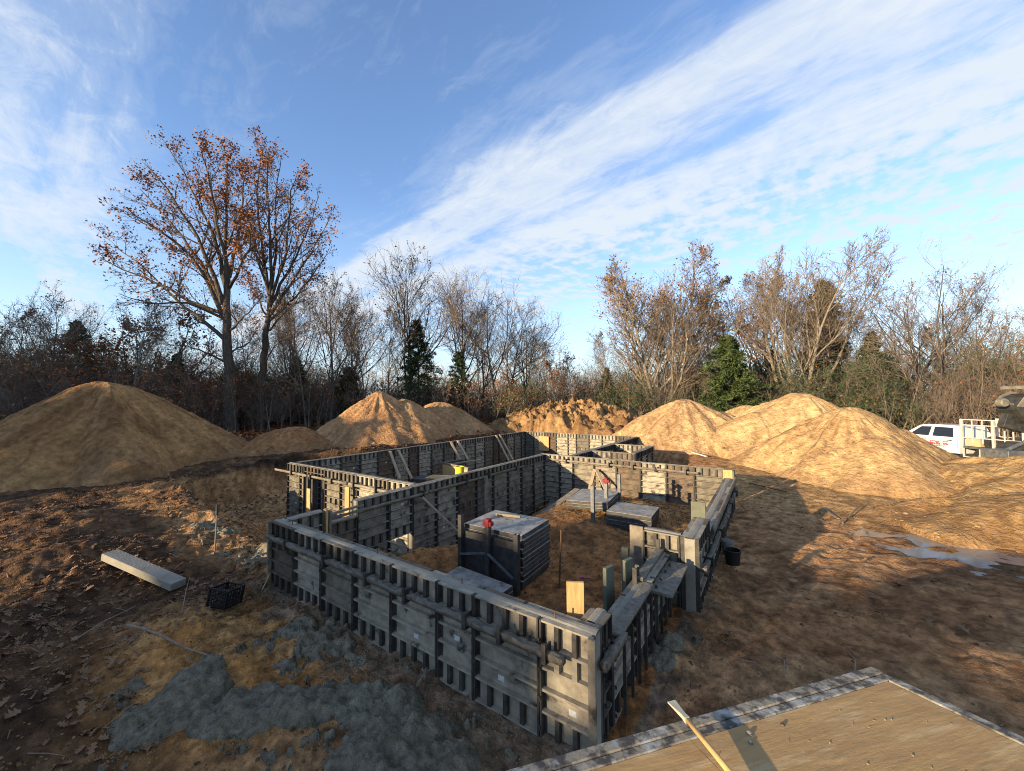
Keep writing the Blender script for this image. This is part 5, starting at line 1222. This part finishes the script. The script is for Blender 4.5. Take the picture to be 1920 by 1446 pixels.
    for (x, y) in ((4.28, -1.0), (4.28, 1.0), (5.5, -1.0), (5.5, 1.0), (6.55, -1.0), (6.55, 1.0)): MB().box((x, y, 1.50), (.09, .09, 1.45)).build('rack_post', 'rack_paint', root)
    for z, y in ((2.22, -1.0), (2.22, 1.0), (1.95, -1.0), (1.95, 1.0), (1.32, -1.0), (1.32, 1.0)): MB().box((5.4, y, z), (2.35, .045, .045)).build('rack_rail', 'rack_paint', root)
    for x in (4.7, 5.1, 5.9, 6.2): MB().box((x, -1.0, 1.62), (.04, .04, 1.15)).build('rack_bar', 'rack_paint', root)
    MB().box2((4.3, -1.03, .36), (4.36, -.98, .78)).box2((4.95, -1.03, .36), (5.01, -.98, .78)).box2((4.3, -1.03, .33), (5.01, -.98, .37)).build('step_frame', 'rack_paint', root)
    MB().box2((4.45, -1.0, .9), (5.0, -.6, 1.28)).build('side_box', 'tan_board', root)
    w = MB().lathe((0, 0, 0), [(.15, -.1), (.36, -.1), (.38, 0), (.36, .1), (.15, .1), (.15, -.1)], 20, 0, (0, 1, 0)).build('spare_wheel', 'tyre', root, (5.45, -.86, 1.10))
    MB().box2((5.1, -.9, .30), (6.6, -.86, .74)).build('mud_flap', 'rack_paint', root)
    return root, f, ax, S
PT, PF, PAX, PS = pickup()
def parked_suv():
    perp = np.array([-PAX[1], PAX[0]]); p = np.array(PF)+PAX*4.0*PS+perp*3.4
    root = empty('parked_car', (p[0], p[1], gz(*p)), atan2(PAX[1], PAX[0])); tag(root, 'second white car mostly hidden behind the pickup rack', 'car')
    MB().prism([(0, .35), (0, .95), (1.1, 1.10), (4.6, 1.15), (4.7, .35)], -.9, .9).build('body', 'truck_paint', root)
    MB().prism([(1.0, 1.10), (1.7, 1.66), (4.0, 1.68), (4.6, 1.15)], -.74, .74).build('cabin', 'truck_paint', root)
    for s in (-1, 1):
        MB().prism([(1.45, 1.2), (1.85, 1.56), (2.7, 1.58), (2.7, 1.2)], s*.742, s*.752).build('side_window', 'glass', root); MB().prism([(2.82, 1.2), (2.82, 1.58), (3.9, 1.58), (4.2, 1.2)], s*.742, s*.752).build('side_window', 'glass', root)
        for x in (.95, 3.8): MB().lathe((0, 0, 0), [(0, -.1), (.34, -.1), (.34, .1), (0, .1)], 18, 0, (0, 1, 0)).build('wheel', 'tyre', root, (x, s*.82, .34))
parked_suv()
def digger():
    # tracked loader at the right edge, arm folded toward us
    d = ray(1990, 780); D = 27.0; k = D/hypot(d[0], d[1]); p = np.array([d[0]*k, d[1]*k]); rt = np.array([_rt0[0], _rt0[1]])
    root = empty('digger', (p[0], p[1], gz(*p)), atan2(rt[1], rt[0])); tag(root, 'black digger with a folded arm cut off by the right edge', 'digger')
    sc = 1.0
    def q(px, py):      # local x along the picture, z up
        dep = (np.array([p[0], p[1], 0])-np.array([0, 0, 0]))@_fw; w = np.array([0, 0, CAMZ])+ray(px, py)*dep
        return ((w[:2]-p)@rt, w[2]-gz(*p))
    def plate(pts, y0, y1, name, mat): return MB().prism([q(*a) for a in pts], y0, y1).build(name, mat, root, bevel=.01)
    plate([(1885, 768), (1900, 745), (1918, 738), (1960, 742), (1985, 790), (1960, 815), (1925, 806), (1902, 790)], -.35, .35, 'bucket', 'machine_black')
    plate([(1872, 800), (1882, 775), (1896, 778), (1925, 805), (1990, 812), (1990, 826), (1915, 812)], -.12, .12, 'dipper_arm', 'machine_black')
    for s in (-.4, .37): plate([(1882, 762), (1898, 742), (1918, 733), (1935, 736), (1912, 744), (1893, 764)], s, s+.03, 'side_cutter', 'machine_cream')
    x, z = q(1868, 755); MB().lathe((x, -.3, z), [(0, 0), (.14, 0), (.17, .04), (.17, .22), (.14, .26), (0, .26)], 18, 0, (0, 1, 0)).build('hydraulic_drum', 'machine_cream', root)
    a, c = q(1878, 757), q(1935, 765); MB().tube([(a[0], -.1, a[1]), (c[0], -.1, c[1])], .06, 10).build('cylinder', 'machine_cream', root)
    plate([(1905, 724), (1990, 720), (1990, 727), (1905, 730)], -.5, .5, 'roof_edge', 'machine_cream')
    x, z = q(1938, 772); MB().lathe((x, -.4, z), [(.10, 0), (.22, 0), (.22, .06), (.10, .06), (.10, 0)], 20, 0, (0, 1, 0)).build('pivot_ring', 'dull_steel', root)
    plate([(1890, 842), (1925, 822), (1990, 822), (1990, 895), (1925, 880), (1897, 862)], -.5, .5, 'track', 'machine_black')
    a, c = q(1872, 842), q(1940, 812); MB().tube([(a[0], -.2, a[1]), (c[0], -.2, c[1])], .07, 10).build('cylinder', 'dull_steel', root)
    plate([(1850, 842), (1890, 842), (1915, 862), (1915, 868), (1850, 862)], -.6, .3, 'blade_plate', 'dull_steel')
digger()

# ------------------------------------------------------------------ leaves, clods and twigs on the ground
def scatter(name, label, pts, mat, shape, size, seed, lift=.008, tilt=.35):
    """many small faces or lumps lying on the ground in one mesh"""
    r = np.random.default_rng(seed); X, Y = pts; n = len(X); Z = height(X, Y)
    V0 = np.array(shape[0], float); F0 = np.array(shape[1]); m = len(V0)
    a = r.uniform(0, 2*pi, n); s = size*(1+r.uniform(-.45, .6, n))
    tx = r.normal(size=n)*tilt; ty = r.normal(size=n)*tilt
    P = V0[None]*s[:, None, None]*np.stack([np.ones(n), 1+r.uniform(-.3, .3, n), 1+r.uniform(-.5, .8, n)], 1)[:, None, :]
    x = P[..., 0]*np.cos(a)[:, None]-P[..., 1]*np.sin(a)[:, None]; y = P[..., 0]*np.sin(a)[:, None]+P[..., 1]*np.cos(a)[:, None]; z = P[..., 2]+x*tx[:, None]+y*ty[:, None]
    zmin = z.min(1) if tilt < .5 else z.min(1)
    V = np.stack([x+X[:, None], y+Y[:, None], z-zmin[:, None]+Z[:, None]+lift], -1).reshape(-1, 3)
    F = (F0[None]+np.arange(n)[:, None, None]*m).reshape(-1, F0.shape[1])
    o = link_mesh(name, mesh_np(name, V, [F], [mat])); tag(o, label, None, None, 'stuff')
def lobed():
    pts = [(-.5, 0, .0), (-.32, .10, .05), (-.22, .30, .14), (-.08, .12, .05), (.08, .36, .18), (.18, .12, .05), (.34, .22, .14), (.5, .0, .02), (.34, -.22, .14), (.18, -.12, .05), (.08, -.36, .18), (-.08, -.12, .05), (-.22, -.30, .14), (-.32, -.10, .05)]
    F = [(0, 1, 13), (1, 2, 3), (13, 11, 12), (1, 3, 11), (1, 11, 13), (3, 4, 5), (11, 9, 10), (3, 5, 9), (3, 9, 11), (5, 6, 7), (9, 7, 8), (5, 7, 9)]
    return pts, F
_lump = ([(-.5, -.35, 0), (.35, -.55, 0), (.55, .32, 0), (-.32, .5, 0), (-.38, -.15, .34), (.12, -.38, .42), (.36, .12, .30), (-.1, .28, .22)], [(0, 1, 5, 4), (1, 2, 6, 5), (2, 3, 7, 6), (3, 0, 4, 7), (4, 5, 6, 7)])
rg = np.random.default_rng(501)
def sample(n, x0, x1, y0, y1, w):
    X = rg.uniform(x0, x1, n); Y = rg.uniform(y0, y1, n); k = rg.random(n) < w(X, Y); return X[k], Y[k]
leftw = lambda X, Y: np.maximum(sstep(-5.6, -7.8, X+.55*(3.4-np.clip(Y, -4, 3.4))), sstep(.3, -.2, Y-(1.04-.205*(X+4.87)))*sstep(-1.2, -2.4, X))*sstep(.38, .62, fbm(X*.9, Y*.9, 91, 3))*(1-inside(X, Y, -16, -8, 5, 24))
scatter('fallen_leaves', 'dry oak leaves scattered over the dark soil on the left', sample(16000, -20, -2.2, -4, 8, leftw), 'dry_leaf', lobed(), .088, 502, tilt=.3)
yardw = lambda X, Y: .035*sstep(.45, .6, fbm(X*.5, Y*.5, 92, 3))*(1-inside(X, Y, -1.9, -.8, 3, 15))
scatter('fallen_leaves', 'a few pale oak leaves lying on the brown yard', sample(5200, -1.0, 7, 3.5, 16, yardw), 'dry_leaf', lobed(), .12, 503, tilt=.3)
woodw = lambda X, Y: .9*sstep(23, 28, -X*.62+Y*.78)
scatter('fallen_leaves', 'rusty leaf litter on the floor of the wood edge', sample(16000, -44, -4, 8, 44, woodw), 'oak_leaf', lobed(), .26, 504, tilt=.35)
clodw = lambda X, Y: (.15+.85*sstep(.5, .66, fbm(X*1.1, Y*1.1, 93, 3)))*(1-inside(X, Y, -8.3, -1.0, 3.5, 14.7))*(1-inside(X, Y, -15.3, -6.7, 7.2, 24.1))*(1-.82*sstep(-2, 0, X)*sstep(15, 13, Y))
scatter('soil_clods', 'lumps and crumbs of soil strewn over the disturbed ground', sample(30000, -21, 6, -4, 19, clodw), 'clods', _lump, .030, 505, lift=-.010, tilt=.2)
crumbw = lambda X, Y: (.25+.75*sstep(.42, .6, fbm(X*1.4, Y*1.4, 95, 3)))*(1-inside(X, Y, -8.3, -1.0, 3.5, 14.7))*sstep(11, 6, np.hypot(X, Y))*(1-.5*sstep(-2, 0, X))
scatter('soil_crumbs', 'fine crumbs of sand and soil on the near ground', sample(42000, -10.5, 4, .2, 9, crumbw), 'sand_crumb', _lump, .019, 508, lift=-.006, tilt=.2)
lipw = lambda X, Y: ((rect_d(X, Y, -15.3, -6.7, 6.0, 24.1) > 1.0) & (rect_d(X, Y, -15.3, -6.7, 6.0, 24.1) < 3.4))*sstep(.4, .55, fbm(X*.8, Y*.8, 94, 3))*(X < -8)
scatter('soil_clods', 'bigger clods of topsoil along the lip of the excavation', sample(9000, -19.5, -7, 3.5, 27.5, lipw), 'clods', _lump, .075, 506, lift=-.025, tilt=.25)
roomw = lambda X, Y: .25+.75*sstep(9, 11, Y)
scatter('soil_clods', 'crumbled sand strewn over the floor of the formed room', sample(5200, -7.0, -1.9, 4.0, 14.2, roomw), 'clods', _lump, .034, 507, lift=-.012)
def twigs():
    r = random.Random(12); b = MB()
    for i in range(260):
        x = r.uniform(-19, -4.5); y = r.uniform(-3, 8); 
        if inside(np.array([x]), np.array([y]), -16, -1.2, 3.3, 24)[0]: continue
        a = r.uniform(0, 6.28); l = r.uniform(.08, .45); z = gz(x, y); x2 = x+cos(a)*l; y2 = y+sin(a)*l
        b.tube([(x, y, z+.012), ((x+x2)/2+r.uniform(-.03, .03), (y+y2)/2, (z+gz(x2, y2))/2+r.uniform(.015, .05)), (x2, y2, gz(x2, y2)+.015)], [.004, .005, .0025], 4, cap=False)
    o = b.build('twig_litter', 'stick_wood'); tag(o, 'small twigs and roots littering the soil on the left', None, None, 'stuff')
twigs()
def tuft(px, py, z, label, n=60, h=.22):
    x, y = at(px, py, z)[:2]; r = np.random.default_rng(int(px)); b = MB(); zz = gz(x, y)
    root = None; V = []; F = []
    for i in range(n):
        a = r.uniform(0, 6.28); q = r.uniform(0, .07); l = h*r.uniform(.5, 1.1); bx_, by_ = cos(a)*q, sin(a)*q; e = .25+r.uniform(0, .7)
        p0 = np.array([bx_, by_, -.02]); p1 = p0+np.array([cos(a)*l*e*.4, sin(a)*l*e*.4, l*.6]); p2 = p0+np.array([cos(a)*l*e, sin(a)*l*e, l*.8]); s = np.array([-sin(a), cos(a), 0])*.004
        k = len(V); V += [p0-s, p0+s, p1-s*.7, p1+s*.7, p2]; F += [(k, k+1, k+3, k+2), (k+2, k+3, k+4)]
    me = bpy.data.meshes.new('grass_tuft'); me.from_pydata([tuple(v) for v in V], [], F); me.materials.append(MATS['grass_tuft'])
    o = link_mesh('grass_tuft', me, loc=(x, y, zz)); tag(o, label, 'grass tuft', 'tufts of dry grass')
tuft(212, 1418, .5, 'grey tuft of dry grass at the bottom left edge')
tuft(455, 1400, .1, 'thin tuft of dry grass below the long concrete spill', 26, .16)

def heap_clods():
    """crumbs that have rolled to the toes of the heaps"""
    r = np.random.default_rng(611); VV = []; FF = []; o = 0
    V0 = np.array(_lump[0]); F0 = np.array(_lump[1])
    for (X, Y, Z, S) in HEAPV:
        w = .02+sstep(.55, 1.0, S)*(S < 1.08)*(S > .05); idx = r.choice(len(X), size=1100, p=w/w.sum())
        n = len(idx); s = .035*np.exp(r.normal(size=n)*.55); a = r.uniform(0, 2*pi, n)
        P = V0[None]*s[:, None, None]; x = P[..., 0]*np.cos(a)[:, None]-P[..., 1]*np.sin(a)[:, None]; y = P[..., 0]*np.sin(a)[:, None]+P[..., 1]*np.cos(a)[:, None]
        VV.append(np.stack([x+(X[idx]+r.normal(size=n)*.04)[:, None], y+(Y[idx]+r.normal(size=n)*.04)[:, None], P[..., 2]+Z[idx][:, None]-.008], -1).reshape(-1, 3)); FF.append((F0[None]+np.arange(n)[:, None, None]*8).reshape(-1, 4)+o); o += n*8
    ob = link_mesh('sand_clods', mesh_np('sand_clods', np.vstack(VV), FF, ['sand_clod'])); tag(ob, 'crumbs and clods fallen on the flanks and toes of the sand heaps', None, None, 'stuff')
material('sand_clod', (.20, .12, .058), (.40, .25, .12), rough=.95, scale=1.5, spec=.1)
heap_clods()
